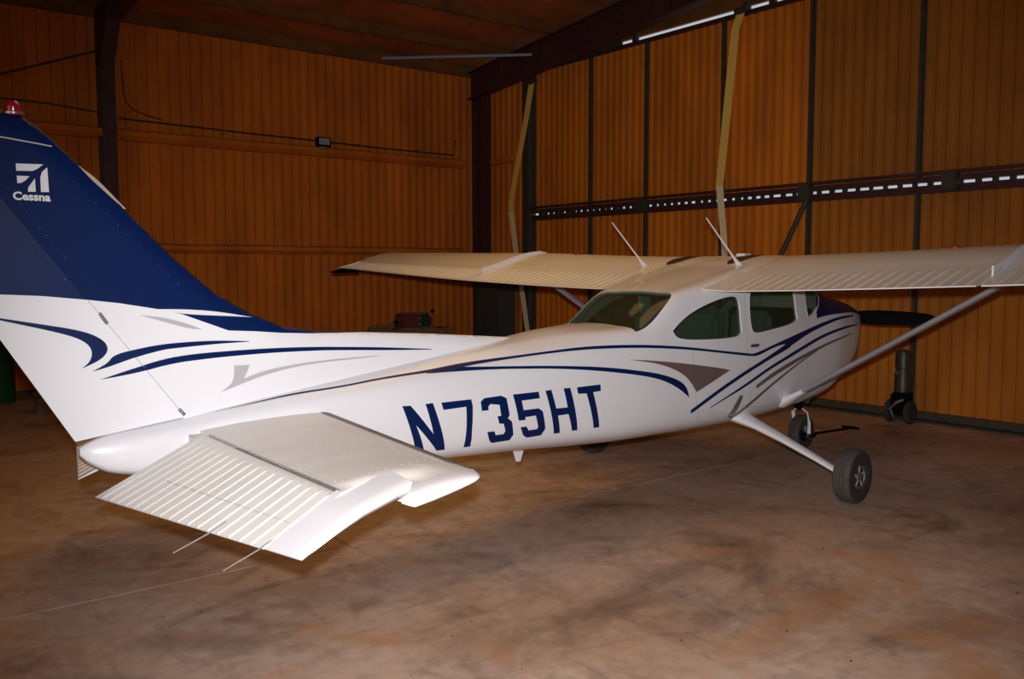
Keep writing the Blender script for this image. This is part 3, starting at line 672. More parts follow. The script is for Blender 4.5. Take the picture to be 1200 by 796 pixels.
# ---- fuselage shell with window openings ----
def build_fuselage():
    xs = []; x = .86
    while x > -6.7: xs.append(x); x -= .05
    xs += [-6.72, -6.76, -6.80, -6.83, -6.85, -6.865, -6.875]
    rings = []
    for x in xs:
        p = profile(x)
        rings.append([(x, -y, z) for y, z in p]+[(x, y, z) for y, z in p[-2:0:-1]])
    n = len(rings[0]); v = [q for r in rings for q in r]
    f = [(i*n+k, i*n+(k+1) % n, (i+1)*n+(k+1) % n, (i+1)*n+k) for i in range(len(rings)-1) for k in range(n)]
    f += [tuple(range(n)), tuple((len(rings)-1)*n+k for k in range(n))]
    # inner cabin cavity surface (offset ring) for real thickness
    o = mesh_obj('fuselage', v, f, [WHITE, LINING], None, True)
    return o
FUS = build_fuselage()
REARW = [(-3.035, -.395), (-3.035, -.2), (-3.04, 0), (-3.035, .2), (-3.035, .395), (-2.85, .41), (-2.62, .40), (-2.55, .37), (-2.515, .28), (-2.51, 0), (-2.515, -.28), (-2.55, -.37), (-2.62, -.40), (-2.85, -.41)]
WSHIELD = [(-.10, -.30), (-.03, 0), (-.10, .30), (-.30, .385), (-.52, .42), (-.56, .3), (-.57, 0), (-.56, -.3), (-.52, -.42), (-.30, -.385)]
def prism(poly, plane, lo, hi):
    P = smoothloop(poly); n = len(P)
    if plane == 'xz': v = [(x, lo, z) for x, z in P]+[(x, hi, z) for x, z in P]
    else: v = [(x, y, lo) for x, y in P]+[(x, y, hi) for x, y in P]
    f = [tuple(range(n)), tuple(range(n, 2*n))]+[(i, (i+1) % n, n+(i+1) % n, n+i) for i in range(n)]
    return mesh_obj('cutter', v, f, LINING)
def inner_solid():
    # the hollow of the cabin: sections shrunk by 2.5 cm
    xs = [-.15-.1*i for i in range(31)]
    rings = []
    for x in xs:
        p = [(max(y-.028, 0), z+(.03 if z < 1 else -.026)) for y, z in profile(x)]
        rings.append([(x, -y, z) for y, z in p]+[(x, y, z) for y, z in p[-2:0:-1]])
    n = len(rings[0]); v = [q for r in rings for q in r]
    f = [(i*n+k, i*n+(k+1) % n, (i+1)*n+(k+1) % n, (i+1)*n+k) for i in range(len(rings)-1) for k in range(n)]
    f += [tuple(range(n)), tuple((len(rings)-1)*n+k for k in range(n))]
    return mesh_obj('cutter', v, f, LINING)
cutters = [inner_solid()]
for s in (-1, 1):
    for k, poly in SIDE_WINDOWS.items(): cutters.append(prism(poly, 'xz', .25*s, .9*s))
cutters.append(prism(REARW, 'xy', 1.25, 2.2)); cutters.append(prism(WSHIELD, 'xy', 1.3, 2.3))
for c in cutters:
    md = FUS.modifiers.new('cut', 'BOOLEAN'); md.operation = 'DIFFERENCE'; md.solver = 'EXACT'; md.object = c
    if hasattr(md, 'material_mode'): md.material_mode = 'TRANSFER'
    bpy.context.view_layer.update()
    dg = bpy.context.evaluated_depsgraph_get()
    me = bpy.data.meshes.new_from_object(FUS.evaluated_get(dg))
    FUS.modifiers.clear(); FUS.data = me
for c in cutters: bpy.data.objects.remove(c)
FUS.data.name = 'fuselage'
FUS.data.set_sharp_from_angle(angle=math.radians(35))
FUS.parent = AP
# ---- glass and rims ----
def rim(poly, w): # ring polygon pieces as one strip
    P = smoothloop(poly)
    return P
for s in (-1, 1):
    for k, poly in SIDE_WINDOWS.items():
        c = Vector((sum(p[0] for p in poly)/len(poly), sum(p[1] for p in poly)/len(poly)))
        big = [tuple(c+(Vector(p)-c)*1.02) for p in poly]
        g = side_patch(k, big, GLASS, AP, -.010, s)
        P = smoothloop(poly); vs = []; n = len(P)
        for (x, z) in P:
            d = (Vector((x, z))-c).normalized()
            for e in (-.002, .013):
                q = Vector((x, z))+d*e; y = side_w(q.x, q.y)+.004
                vs.append((q.x, y*s, q.y))
            y = side_w(x, z)-.012; vs.append((x-d.x*.002, y*s, z-d.y*.002))
        fs = [(i*3, i*3+1, ((i+1) % n)*3+1, ((i+1) % n)*3) for i in range(n)]+[(i*3, ((i+1) % n)*3, ((i+1) % n)*3+2, i*3+2) for i in range(n)]
        mesh_obj('window_frame', vs, fs, WHITE, g, True, autos=40)
c = Vector((-2.8, 0))
top_patch('rear_window', [tuple(c+(Vector(p)-c)*1.02) for p in REARW], GLASS, AP, -.010)
c = Vector((-.3, 0))
top_patch('windshield', [tuple(c+(Vector(p)-c)*1.02) for p in WSHIELD], GLASS, AP, -.010)
# ---- seats, seen through the glass ----
for (sx, sy) in ((-1.15, -.25), (-1.15, .25), (-1.95, -.23), (-1.95, .23)):
    mb = MB(); mb.box(sx-.09, sx+.02, sy-.20, sy+.20, .95, 1.50, .04); mb.box(sx-.02, sx+.42, sy-.20, sy+.20, .85, .98, .03)
    st = mb.build('cabin_seat', SEATM, AP, True)
MB().box(-.52, -.36, -.44, .44, 1.15, 1.50, .03).build('instrument_panel', BLACK, AP, True)
# ---- paint marks on both sides ----
MM = dict(blue=BLUE, brown=BROWN, gray=GRAY, white=WHITE, pale=PALE)
for k, (c, poly) in SIDE_MARKS.items():
    for s in (-1, 1):
        o = side_patch('paint_stripe', poly, MM[c], FUS, .002, s, step=.035)
        o['label'] = {'blue': 'navy blue paint stripe', 'brown': 'brown paint stripe'}[c]
# blue top of the engine cowling
def cowl_top():
    def half(x):
        zc = hermite([-.56, -.32, -.11, .26, .64, .86], [1.395, 1.424, 1.434, 1.437, 1.407, 1.36], x)
        p = [q for q in profile(x) if q[1] > zc]
        pr_ = [(side_w(x, zc), zc)]+p; L = [0]
        for a, b in zip(pr_, pr_[1:]): L.append(L[-1]+math.hypot(b[0]-a[0], b[1]-a[1]))
        out = []
        for k in range(13):
            t = L[-1]*k/12; i = 0
            while i < len(L)-2 and L[i+1] < t: i += 1
            u = (t-L[i])/max(L[i+1]-L[i], 1e-9)
            out.append((pr_[i][0]+(pr_[i+1][0]-pr_[i][0])*u, pr_[i][1]+(pr_[i+1][1]-pr_[i][1])*u))
        return out
    x0 = []
    for k in range(13):
        x = -.2
        for _ in range(12): x = .5*x+.5*hermite([0, .3, .385, .43, .5], [.01, -.05, -.24, -.38, -.48], half(x)[k][0])
        x0.append(x)
    rows = []
    for i in range(26):
        f = i/25; r = []
        for k in range(13):
            x = x0[k]+(.80-x0[k])*f; y, z = half(x)[k]; r.append((x, y+.003, z+.004))
        rows.append([(x, -y, z) for x, y, z in r]+r[-2::-1])
    m = 25; vs = [q for r in rows for q in r]
    mesh_obj('cowling_top', vs, [(i*m+k, i*m+k+1, (i+1)*m+k+1, (i+1)*m+k) for i in range(25) for k in range(m-1)], BLUE, AP, True, 'navy blue top of the engine cowling')
cowl_top()
order = ['N', 'seven', 'three', 'five', 'H', 'T']
for k in order:
    side_patch('registration_character', LETTERS[k], BLUE, FUS, .002, -1, step=.04, it=0)
xm = -5.106-3.474      # other side reads the same way round
for k in order:
    side_patch('registration_character', [(xm-x, z) for x, z in LETTERS[k]], BLUE, FUS, .002, 1, step=.04, it=0)
for k, pl in SEAMS.items():
    for s in (-1, 1): side_patch('skin_seam', strip(pl, .006), SEAMM, FUS, .0015, s, step=.06, it=0)
side_patch('skin_seam', strip([(-1.73, .70), (-1.2, .66), (-.58, .74)], .006), SEAMM, FUS, .0015, -1, step=.06, it=0)
for s in (-1, 1):
    mb = MB(); w = side_w(-1.62, 1.235); mb.box(-1.685, -1.565, min(s*w, s*(w+.02)), max(s*w, s*(w+.02)), 1.215, 1.24, .006)
    mb.build('door_handle', DARKG, AP, True)
# ---- dorsal fin, vertical fin, rudder ----
FIN_LE = [(-3.93, 1.392), (-4.71, 1.458), (-5.18, 1.490), (-5.54, 1.514), (-5.76, 1.552), (-5.967, 1.64), (-6.162, 1.753), (-6.389, 1.948), (-6.795, 2.356), (-6.94, 2.492), (-7.0, 2.540), (-7.06, 2.580), (-7.14, 2.603), (-7.40, 2.625), (-7.66, 2.64), (-7.83, 2.64)]
def le_z(x):
    xs = [p[0] for p in FIN_LE][::-1]; zs = [p[1] for p in FIN_LE][::-1]
    for i in range(len(xs)-1):
        if xs[i] <= x <= xs[i+1]: return zs[i]+(zs[i+1]-zs[i])*(x-xs[i])/(xs[i+1]-xs[i])
    return zs[0] if x < xs[0] else zs[-1]
HX = lambda z: -6.356-(z-1.101)*.7425           # hinge line
RTE = lambda z: -6.891-(z-1.037)*.5915          # rudder trailing edge
def le_rows():
    out = []
    for (x0, z0), (x1, z1) in zip(FIN_LE[:11], FIN_LE[1:12]):
        L = math.hypot(x1-x0, z1-z0); n = max(1, int(L/.025)); nx, nz = (z1-z0)/L, -(x1-x0)/L
        if nz > 0: nx, nz = -nx, -nz
        for d in (.004, .012, .026, .05):
            for k in range(n):
                t = (k+.5)/n; out.append((x0+(x1-x0)*t+nx*d, z0+(z1-z0)*t+nz*d))
    return out
def slab_mesh(name, poly, wfun, m, parent, step=.05, label=None, extra=()):
    """closed two-sided skin: polygon in x-z, half thickness wfun(x,z)"""
    V, Fc = tess(poly, step, extra); n = len(V)
    vs = [(p.x, -wfun(p.x, p.y), p.y) for p in V]+[(p.x, wfun(p.x, p.y), p.y) for p in V]
    cnt = {}
    for f in Fc:
        for i in range(len(f)):
            e = (f[i], f[(i+1) % len(f)]); k = tuple(sorted(e)); cnt.setdefault(k, []).append(e)
    fs = [tuple(f) for f in Fc]+[tuple(i+n for i in f[::-1]) for f in Fc]
    for k, es in cnt.items():
        if len(es) == 1: a, b = es[0]; fs.append((b, a, a+n, b+n))
    return mesh_obj(name, vs, fs, m, parent, True, label, 50)
def finthick(x, z):
    # airfoil-like half thickness from the distance to the leading edge
    d = min(max(le_z(x)-z, 0), 1)
    # distance measured horizontally
    lo, hi = x, -3.93
    zz = z
    xl = None
    for a, b in zip(FIN_LE, FIN_LE[1:]):
        if (a[1]-zz)*(b[1]-zz) <= 0 and a[1] != b[1]:
            xl = a[0]+(b[0]-a[0])*(zz-a[1])/(b[1]-a[1]); break
    if xl is None: xl = -3.93 if zz < 1.3925 else -7.1
    dist = max(min(xl-x, (le_z(x)-z)*1.2), 0)
    t = min(dist/.16, 1)
    base = .050-.012*(z-1.1)
    w = .0015+base*math.sqrt(max(t*(2-t), 0))
    # taper of the dorsal nose
    b = min(max((x+5.7)/.9, 0), 1); w2 = .004+.036*math.sqrt(min(max(le_z(x)-z, 0)/.06, 1))
    w = w+(min(w, w2)-w)*b
    return w
def finw(x, z):
    w = finthick(x, z)
    hx = HX(z)
    if x < hx:
        te = RTE(z); u = max(min((x-te)/(hx-te), 1), 0)
        w = min(w, .003+(.9*w)*u)
    return w
bottom = []
x = -3.93
while x > -6.33:
    bottom.append((x, top_z(x, .0)-.05)); x -= .2
zt0 = 2.60
finpoly = FIN_LE[:12]+[(-7.14, 2.60), (HX(2.595)-0.0, 2.605)]
finpoly = [p for p in FIN_LE if p[0] > -7.15]+[(-7.40, 2.622), (HX(2.46), 2.46), (HX(1.10), 1.10), (-6.33, 1.07)]+bottom[::-1]
# fin top overlaps the rudder balance horn above z 2.47
finpoly = [p for p in FIN_LE if p[0] > -7.15]+[(HX(2.46)+.02, 2.608-.0), (HX(2.46)+.001, 2.46), (HX(1.12)+.001, 1.12), (HX(1.12)+.001, 1.06)]+[p for p in bottom[::-1] if p[0] > -6.3]
slab_mesh('vertical_fin', finpoly, finw, FINM, AP, .03, extra=le_rows())
RUD = slab_mesh('rudder', [(HX(1.105)-.001, 1.105), (HX(2.46)-.001, 2.46), (HX(2.46)+.018, 2.60), (-7.66, 2.63), (RTE(2.6), 2.60), (RTE(1.6), 1.6), (RTE(1.037), 1.037)], finw, FINM, AP, .03)
for k, (c, poly) in FIN_MARKS.items():
    for s in (-1, 1):
        if k.startswith('mark') and s > 0: poly2 = [(-14.07-x, z) for x, z in poly]
        else: poly2 = poly
        cx = sum(p[0] for p in poly2)/len(poly2)
        V, Fc = tess(smoothloop(poly2, it=2 if not k.startswith('mark') else 0), .03)
        vs = [(p.x, s*(finw(p.x, p.y)+.004), p.y) for p in V]
        nm = 'tail_emblem' if k.startswith('mark') else 'leading_edge_trim' if k.startswith('lead') else 'paint_stripe'
        o = mesh_obj(nm, vs, Fc, MM[c], RUD if cx < -6.99 else bpy.data.objects['vertical_fin'], True)
        if nm == 'paint_stripe': o['label'] = {'blue': 'navy blue paint stripe on the tail', 'gray': 'pale gray paint stripe on the tail', 'white': 'white paint sliver in the blue'}[c]
# lettering under the emblem, as flat geometry following the fin
tc = bpy.data.curves.new('tail_lettering', 'FONT'); tc.body = 'Cessna'; tc.size = .1; tc.offset = .0035; tc.resolution_u = 3
to = bpy.data.objects.new('tail_lettering', tc); COL.objects.link(to); bpy.context.view_layer.update()
me = bpy.data.meshes.new_from_object(to.evaluated_get(bpy.context.evaluated_depsgraph_get()))
bpy.data.objects.remove(to)
xa = min(v.co.x for v in me.vertices); xb = max(v.co.x for v in me.vertices); yb = max(v.co.y for v in me.vertices)
for s in (-1, 1):
    m2 = me.copy(); m2.materials.clear(); m2.materials.append(WHITE)
    for v in m2.vertices:
        u = (v.co.x-xa)/(xb-xa); h = v.co.y/yb
        X = -7.128+u*.160 if s < 0 else -6.968-u*.160
        Z = 2.198+h*.037+(0)
        v.co = (X, s*(finw(X, Z)+.003), Z)
    link(bpy.data.objects.new('tail_lettering', m2), RUD)
# hinge gap, cap seam, rivets, beacon
def finpatch(name, poly, m, off=.003, par=None, s=-1):
    V, Fc = tess(poly, .06)
    return mesh_obj(name, [(p.x, s*(finw(p.x, p.y)+off), p.y) for p in V], Fc, m, par or RUD, True)
for s in (-1, 1):
    finpatch('hinge_seam', strip([(HX(1.12), 1.12), (HX(1.732), 1.732)], .0045), SEAMM, s=s)
    finpatch('cap_seam', strip([(-7.30, 2.49), (-6.95, 2.455)], .006), PALE, s=s)
    finpatch('gap_shadow', strip([(HX(1.66), 1.665), (HX(1.61), 1.61)], .016), DARKG, s=s)
    finpatch('gap_shadow', strip([(HX(1.15), 1.150), (HX(1.11), 1.115)], .016), DARKG, s=s)
def domes(name, pts, nrm, r, parent, m):
    """rows of tiny rivet heads joined as one part"""
    vs = []; fs = []
    for p, n in zip(pts, nrm):
        n = Vector(n).normalized(); a = n.orthogonal().normalized(); b = n.cross(a); k0 = len(vs)
        for k in range(6): vs.append(Vector(p)+(a*math.cos(k*PI/3)+b*math.sin(k*PI/3))*r)
        vs.append(Vector(p)+n*r*.6)
        fs += [(k0+k, k0+(k+1) % 6, k0+6) for k in range(6)]
    o = mesh_obj(name, vs, fs, m, parent, True); o['kind'] = 'stuff'; return o
pp = []
for z0, z1, fx in ((1.2, 2.45, lambda z: HX(z)-.022), (1.2, 2.40, lambda z: HX(z)+.06), (1.74, 2.4, lambda z: HX(z)-.36)):
    z = z0
    while z < z1: pp.append((fx(z), z)); z += .035
z = 1.80
while z < 2.3: pp.append((le_z and -6.25-(z-1.8)*.98-.12, z)); z += .05
BLUERIV = mat('blue_rivet', (.02, .04, .16), .25, coat=.5)
up_ = [p for p in pp if p[1] > 1.77]; dn_ = [p for p in pp if p[1] <= 1.72]
domes('rivet_rows', [(x, -finw(x, z), z) for x, z in up_], [(0, -1, .2)]*len(up_), .0032, RUD, BLUERIV)
domes('rivet_rows', [(x, -finw(x, z), z) for x, z in dn_], [(0, -1, .2)]*len(dn_), .003, RUD, WHITE)
bc = MB().lathe([(.0, 0), (.034, 0), (.034, .03), (.036, .035), (.033, .045), (.022, .062), (.004, .068)], (-7.10, 0, 2.585)).build('beacon', RED, AP, True, 'red beacon on the fin tip')
MB().lathe([(.045, 0), (.045, .008), (.038, .012)], (-7.10, 0, 2.588)).build('beacon_base', METAL, bc, True)
# ---- horizontal stabilizer and elevators ----
def grid_skin(name, rows, m, parent, autos=45, label=None):
    n = len(rows[0]); vs = [q for r in rows for q in r]
    fs = [(i*n+k, i*n+(k+1) % n, (i+1)*n+(k+1) % n, (i+1)*n+k) for i in range(len(rows)-1) for k in range(n)]
    fs += [tuple(range(n)), tuple((len(rows)-1)*n+k for k in range(n))]
    return mesh_obj(name, vs, fs, m, parent, True, label, autos)
def bead(a, pitch, width, h, ph=0.0):
    u = ((a-ph) % pitch)-pitch/2
    return h*math.cos(PI*u/width) if abs(u) < width/2 else 0.0
STAB_S = [0, .02, .06, .15, .3, .5, .75, 1.0]
def stab_section(xl, xt, zm, t, y):
    top, bot = [], []
    for u in STAB_S:
        h = t*1.30*math.sqrt(u)*(1-.42*u) if u < .999 else t*.62
        X = xl+(xt-xl)*u; zz = zm+.045*(1-u); top.append((X, y, zz+h)); bot.append((X, y, zz-h))
    return top[::-1]+bot[1:]
for s in (-1, 1):
    SH = (lambda a: .07+.20*(a-.25)) if s > 0 else (lambda a: 0.0)
    def hgx(a): return -6.33-.058*(a-.2)
    def zmid(a): return 1.012-.0255*a
    rows = []
    for a in (.04, .3, .6, .9, 1.2, 1.5, 1.625, 1.635, 1.75):
        xl = -5.565-.158*(a-.1)
        xt = hgx(a)+.008 if a < 1.63 else -6.205
        rows.append(stab_section(xl+SH(a), xt+SH(a), zmid(a), .043, s*a))
    ST_ = grid_skin('stabilizer', rows, WINGW, AP)
    rows = []
    for a, k in ((1.75, 1.0), (1.785, .97), (1.82, .86), (1.845, .62), (1.855, .25)):
        rows.append(stab_section(-5.826-(a-1.75)*.35-(1-k)*.06+SH(a), -6.215+SH(a), zmid(a)-(1-k)*.01, .043*k, s*a))
    grid_skin('stabilizer_tip', rows, WHITE, ST_, label='white stabilizer tip')
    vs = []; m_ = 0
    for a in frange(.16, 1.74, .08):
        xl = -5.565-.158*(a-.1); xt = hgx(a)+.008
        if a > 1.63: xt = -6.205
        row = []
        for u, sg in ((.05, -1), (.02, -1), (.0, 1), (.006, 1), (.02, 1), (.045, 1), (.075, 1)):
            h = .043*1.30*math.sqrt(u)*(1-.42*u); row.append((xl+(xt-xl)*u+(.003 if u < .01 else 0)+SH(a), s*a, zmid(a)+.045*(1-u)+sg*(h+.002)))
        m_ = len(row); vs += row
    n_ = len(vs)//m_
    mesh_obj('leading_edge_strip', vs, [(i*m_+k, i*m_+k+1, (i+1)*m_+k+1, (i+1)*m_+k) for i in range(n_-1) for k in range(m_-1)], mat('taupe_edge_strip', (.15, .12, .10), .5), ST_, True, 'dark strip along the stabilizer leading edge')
    def ev(a, u):
        h = Vector((hgx(a), a, 1.04-.0285*(a-.2)))
        t = Vector((-6.872+.106*(a-.3), a, .803+.023*(a-.3)))
        d = t-h
        if u < 0: d = Vector((d.x, 0, d.z*.45))
        q = h+d*u; q.x += SH(a); return q
    nr = (ev(1.5, 0)-ev(.3, 0)).cross(ev(.9, 1)-ev(.9, 0)).normalized()
    if nr.z < 0: nr = -nr
    ys = [.22]+frange(.235, 1.585, .0035)
    us = [0, .04, .10, .14, .2, .4, .6, .8, .93, .985, 1.0]
    rows = []
    for a in ys:
        top, bot = [], []
        inner = .0
        for u in us:
            # inboard edge slants outwards to the trailing edge
            aa = a+max(0, (.33-a))*0
            p = ev(aa, u); th_ = (.052*(1-u)+.004)
            hb = bead(a, .076, .014, .0055, .02) if .12 < u < .99 else 0
            top.append(p+nr*hb); bot.append(p-nr*(th_+hb*.8))
        top[0] = top[0]-nr*.012; rows.append([(q.x, s*q.y, q.z) for q in top[::-1]+bot])
    EL = grid_skin('elevator', rows, WINGW, AP, autos=60, label='ribbed elevator hanging down')
    # outboard white end with balance horn ahead of the hinge
    rows = []
    for a in (1.583, 1.60, 1.628, 1.632, 1.65, 1.70, 1.76, 1.79, 1.81, 1.82):
        k = min(1, (1.828-a)/.04)
        f0 = -0.72 if a > 1.63 else -.001
        top, bot = [], []
        for u in [f0, f0*.93, f0*.6, 0.1, .3, .6, .9, .99]:
            p = ev(a, u); th_ = (.055*(1-max(u, 0))+.005)*math.sqrt(max(k, .05))
            if u == f0: th_ = .010
            top.append(p+nr*(-.006*(1-k))); bot.append(p-nr*th_)
        rows.append([(q.x, s*q.y, q.z) for q in top[::-1]+bot])
    grid_skin('elevator_tip', rows, WHITE, EL, autos=50, label='smooth white elevator tip with horn')
    # piano hinge in the gap
    mb = MB(); a = .27
    while a < 1.60:
        p = ev(a, 0)+nr*(-.004); q = ev(a+.03, 0)+nr*(-.004)
        mb.tube([(p.x+.004, s*p.y, p.z), (q.x+.004, s*q.y, q.z)], .006, 6); a += .036
    h = mb.build('hinge', METAL, EL, True, 'bare metal elevator hinge')
    if s < 0:
        def elpatch(name, poly, m, off=.001):
            V, Fc = tess(poly, .03); vs = []
            for p in V:
                q = ev(p.x, p.y)+nr*(off+bead(p.x, .076, .014, .0055, .02)); vs.append((q.x, -q.y, q.z))
            return mesh_obj(name, vs, Fc, m, EL, True)
        elpatch('tab_seam', strip([(.52, .62), (1.56, .60)], .009), SEAMM)
    # static wicks
    for aw in (((1.23, 1.58)) if s < 0 else ()):
        p = ev(aw, .99); mb = MB(); mb.tube([(p.x+.06, s*(aw-.0), p.z+.03), (p.x-.02, s*aw, p.z-.004), (p.x-.16, s*(aw+.0), p.z-.05)], [.004, .0035, .002], 6)
        mb.build('static_wick', METAL, EL, True)
STABRIV = mat('polished_rivet', (.8, .78, .75), .2, coat=.5)
pp = []
for a in (.55, 1.05, 1.50):
    for u in frange(.12, .95, .07): pp.append((a, u))
for u, da in ((.12, .045), (.55, .06), (.93, .05)):
    for a in frange(.3, 1.58, da): pp.append((a, u))
vv = []
for a, u in pp:
    xl = -5.565-.158*(a-.1); xt = -6.33-.058*(a-.2)+.008; h = .043*1.30*math.sqrt(u)*(1-.42*u)
    vv.append((xl+(xt-xl)*u, -a, 1.012-.0255*a+.045*(1-u)+h))
domes('rivet_rows', vv, [(0, 0, 1)]*len(vv), .0045, AP, STABRIV)
# fairing opening by the elevator root
for s in (-1, 1):
    mb = MB(); mb.box(-6.38, -6.30, min(s*.12, s*.24), max(s*.12, s*.24), .985, 1.022, .004); mb.build('elevator_horn', METAL, AP, True)
# ---- wings ----
def chord_loop(a, s0, s1, off=0.0, bd=0.0, btm=True, nseg=18):
    """closed section between chord fractions s0 (aft) and s1 (fore)"""
    ss = [s0+(s1-s0)*(1-math.cos(PI*i/nseg*.5+0))/1 if False else s0+(s1-s0)*i/nseg for i in range(nseg+1)]
    if s1 > .99: ss = [s0+(1-s0)*math.sin(PI/2*i/nseg) for i in range(nseg+1)]
    up, lo = [], []
    for q in ss:
        x, z = wing_pt(a, q, True); up.append((x, z+bd*(1 if q > s0+.012 and q < s1-.02 else 0)))
        x, z = wing_pt(a, q, False); lo.append((x, z))
    return up, lo
for s in (-1, 1):
    # main wing box ahead of the control surfaces
    rows = []
    for a in (.40, .55, .8, 1.2, 1.6, 2.0, 2.4, 2.54, 2.9, 3.4, 4.0, 4.6, 5.0, 5.25, 5.40, 5.45):
        s0 = .30 if a < 2.53 else .27
        up, lo = chord_loop(a, s0, 1.0)
        if a < .56: up = [(x, z-.02) for x, z in up] if a < .5 else up
        rows.append([(x, s*a, z) for x, z in up]+[(x, s*a, z) for x, z in lo[-2::-1]])
    WG = grid_skin('wing', rows, WINGW, AP, label=('right wing' if s < 0 else 'left wing')+' reaching over the cabin')
    rows = []
    for a in frange(.63, 2.505, .006):
        up, lo = chord_loop(a, .0, .30, bd=bead(a, .092, .024, .009), nseg=8)
        rows.append([(x, s*a, z) for x, z in up]+[(x, s*a, z) for x, z in lo[::-1]])
    grid_skin('flap', rows, WINGW, WG, autos=60, label='ribbed wing flap')
    rows = []
    for a in frange(2.535, 5.36, .006):
        up, lo = chord_loop(a, .0, .27, bd=bead(a, .092, .024, .009), nseg=7)
        rows.append([(x, s*a, z) for x, z in up]+[(x, s*a, z) for x, z in lo[::-1]])
    grid_skin('aileron', rows, WINGW, WG, autos=60, label='ribbed aileron')
    # root fillet between flap and cabin roof
    rows = []
    for a in (.38, .46, .54, .60, .627):
        up, lo = chord_loop(a, .0, .32, nseg=8)
        lift = .05*((.627-a)/.25)
        rows.append([(x-lift*1.2, s*a, z+lift*.5) for x, z in up]+[(x-lift*1.2, s*a, z+lift*.5) for x, z in lo[::-1]])
    grid_skin('wing_root_fairing', rows, WINGW, WG, autos=60)
    # fence plate
    vs = []; n = 0
    ss = [.15+.60*i/21 for i in range(22)]
    for i, q in enumerate(ss):
        x, z = wing_pt(2.52, q); hgt = (.066-.045*i/21)*(1 if i < 20 else .5)
        zb = z-.01
        for y in (2.514, 2.526): vs += [(x, s*y, zb), (x, s*y, z+hgt)]
    fs = []
    for i in range(len(ss)-1):
        k = i*4; fs += [(k, k+1, k+5, k+4), (k+2, k+6, k+7, k+3), (k+1, k+3, k+7, k+5)]
    fs += [(0, 2, 3, 1), (len(vs)-4, len(vs)-3, len(vs)-1, len(vs)-2)]
    mesh_obj('wing_fence', vs, fs, WHITE, WG, label='white upright fence plate on the wing')
    # drooped tip, with a black wedge under the trailing corner
    rows = []
    for a, k in ((5.45, 1.0), (5.50, .55), (5.54, .15)):
        up, lo = chord_loop(a, .0, 1.0, nseg=14)
        mid = [(u[1]*.2+l[1]*.8)-.01 for u, l in zip(up, lo)]
        rows.append([(x, s*a, m_+(z-m_)*k) for (x, z), m_ in zip(up, mid)]+[(x, s*a, m_+(z-m_)*k) for (x, z), m_ in zip(lo[::-1], mid[::-1])])
    grid_skin('wing_tip', rows, WINGW, WG)
    xt, xl, zt = wing_te(5.5)
    MB().add([(xt+.02, s*5.36, zt-.005), (xt+.30, s*5.44, zt-.0), (xt+.30, s*5.62, zt-.03), (xt-.03, s*5.64, zt-.055), (xt+.02, s*5.38, zt-.07), (xt+.30, s*5.46, zt-.075), (xt+.30, s*5.60, zt-.07), (xt-.02, s*5.60, zt-.08)],
        [(0, 1, 2, 3), (4, 7, 6, 5), (0, 4, 5, 1), (1, 5, 6, 2), (2, 6, 7, 3), (3, 7, 4, 0)]).build('tip_wedge', BLACK, WG, label='black wedge under the wing tip corner')
    # spar overlap seam
    vs = []
    for a in frange(.45, 2.46, .1):
        for q in (.388, .394): x, z = wing_pt(a, q); vs.append((x, s*a, z+.0025))
    mesh_obj('spar_seam', vs, [(2*i, 2*i+2, 2*i+3, 2*i+1) for i in range(len(vs)//2-1)], WHITE, WG)
    # fuel cap
    x, z = wing_pt(1.95, .70); MB().lathe([(.045, 0), (.045, .012), (.02, .02)], (x, s*1.95, z-.003)).build('fuel_cap', mat('red_cap', (.3, .02, .01), .5), WG, True, 'red fuel cap')
    # strut
    Lp, Up = Vector((-.95, s*.50, .69)), Vector((-1.2, s*2.45, 1.83))
    rows = []
    for t in (0, .03, .97, 1):
        c0 = Lp.lerp(Up, t); ch = .052 if .01 < t < .99 else .046
        d = (Up-Lp).normalized(); fx = Vector((1, 0, 0)); fx = (fx-d*fx.dot(d)).normalized(); ny = d.cross(fx)
        rows.append([c0+fx*(ch*math.cos(k*PI/8))+ny*(.024*math.sin(k*PI/8)) for k in range(16)])
    STR = grid_skin('strut', rows, SILVER, AP, autos=40)
    rows = []
    for t, r in ((-.03, .10), (.01, .085), (.05, .06), (.09, .054)):
        c0 = Lp.lerp(Up, t); rows.append([c0+fx*(r*math.cos(k*PI/8))+ny*(r*.5*math.sin(k*PI/8)) for k in range(16)])
    grid_skin('strut_fairing', rows, WHITE, STR)
# dark translucent panels let into the wing roots
def wingtop(x, y):
    a = abs(y); xt, xl, zt = wing_te(a); return zt+hermite(*UP, (x-xt)/(xl-xt))*(xl-xt)/1.63
# ---- cabin roof panel between the wings ----
rows = []
for y in (-.56, -.40, -.2, 0, .2, .40, .56):
    r = []
    for x in (-2.46, -2.3, -2.1, -1.9, -1.7, -1.5, -1.3, -1.1, -.95, -.8, -.68, -.62):
        zz = wingtop(x, .6) if x > -1.75 else None
        r.append((x, y, max(top_z(x, min(abs(y), .40)), 0)))
    rows.append(r)
rowsX = []
for i, x in enumerate(frange(-2.20, -.62, .08)):
    r = []
    for y in frange(-.58, .58, .058):
        z = wingtop(x, .6)+.003-.010*max(0, (abs(y)-.40)/.18)
        r.append((x, y, z))
    rowsX.append(r)
m_ = len(rowsX[0]); vs = [q for r in rowsX for q in r]; n_ = len(vs)
keep = [(i*m_+k, i*m_+k+1, (i+1)*m_+k+1, (i+1)*m_+k) for i in range(len(rowsX)-1) for k in range(m_-1)]
mesh_obj('cabin_roof', vs, keep, WINGW, AP, True)
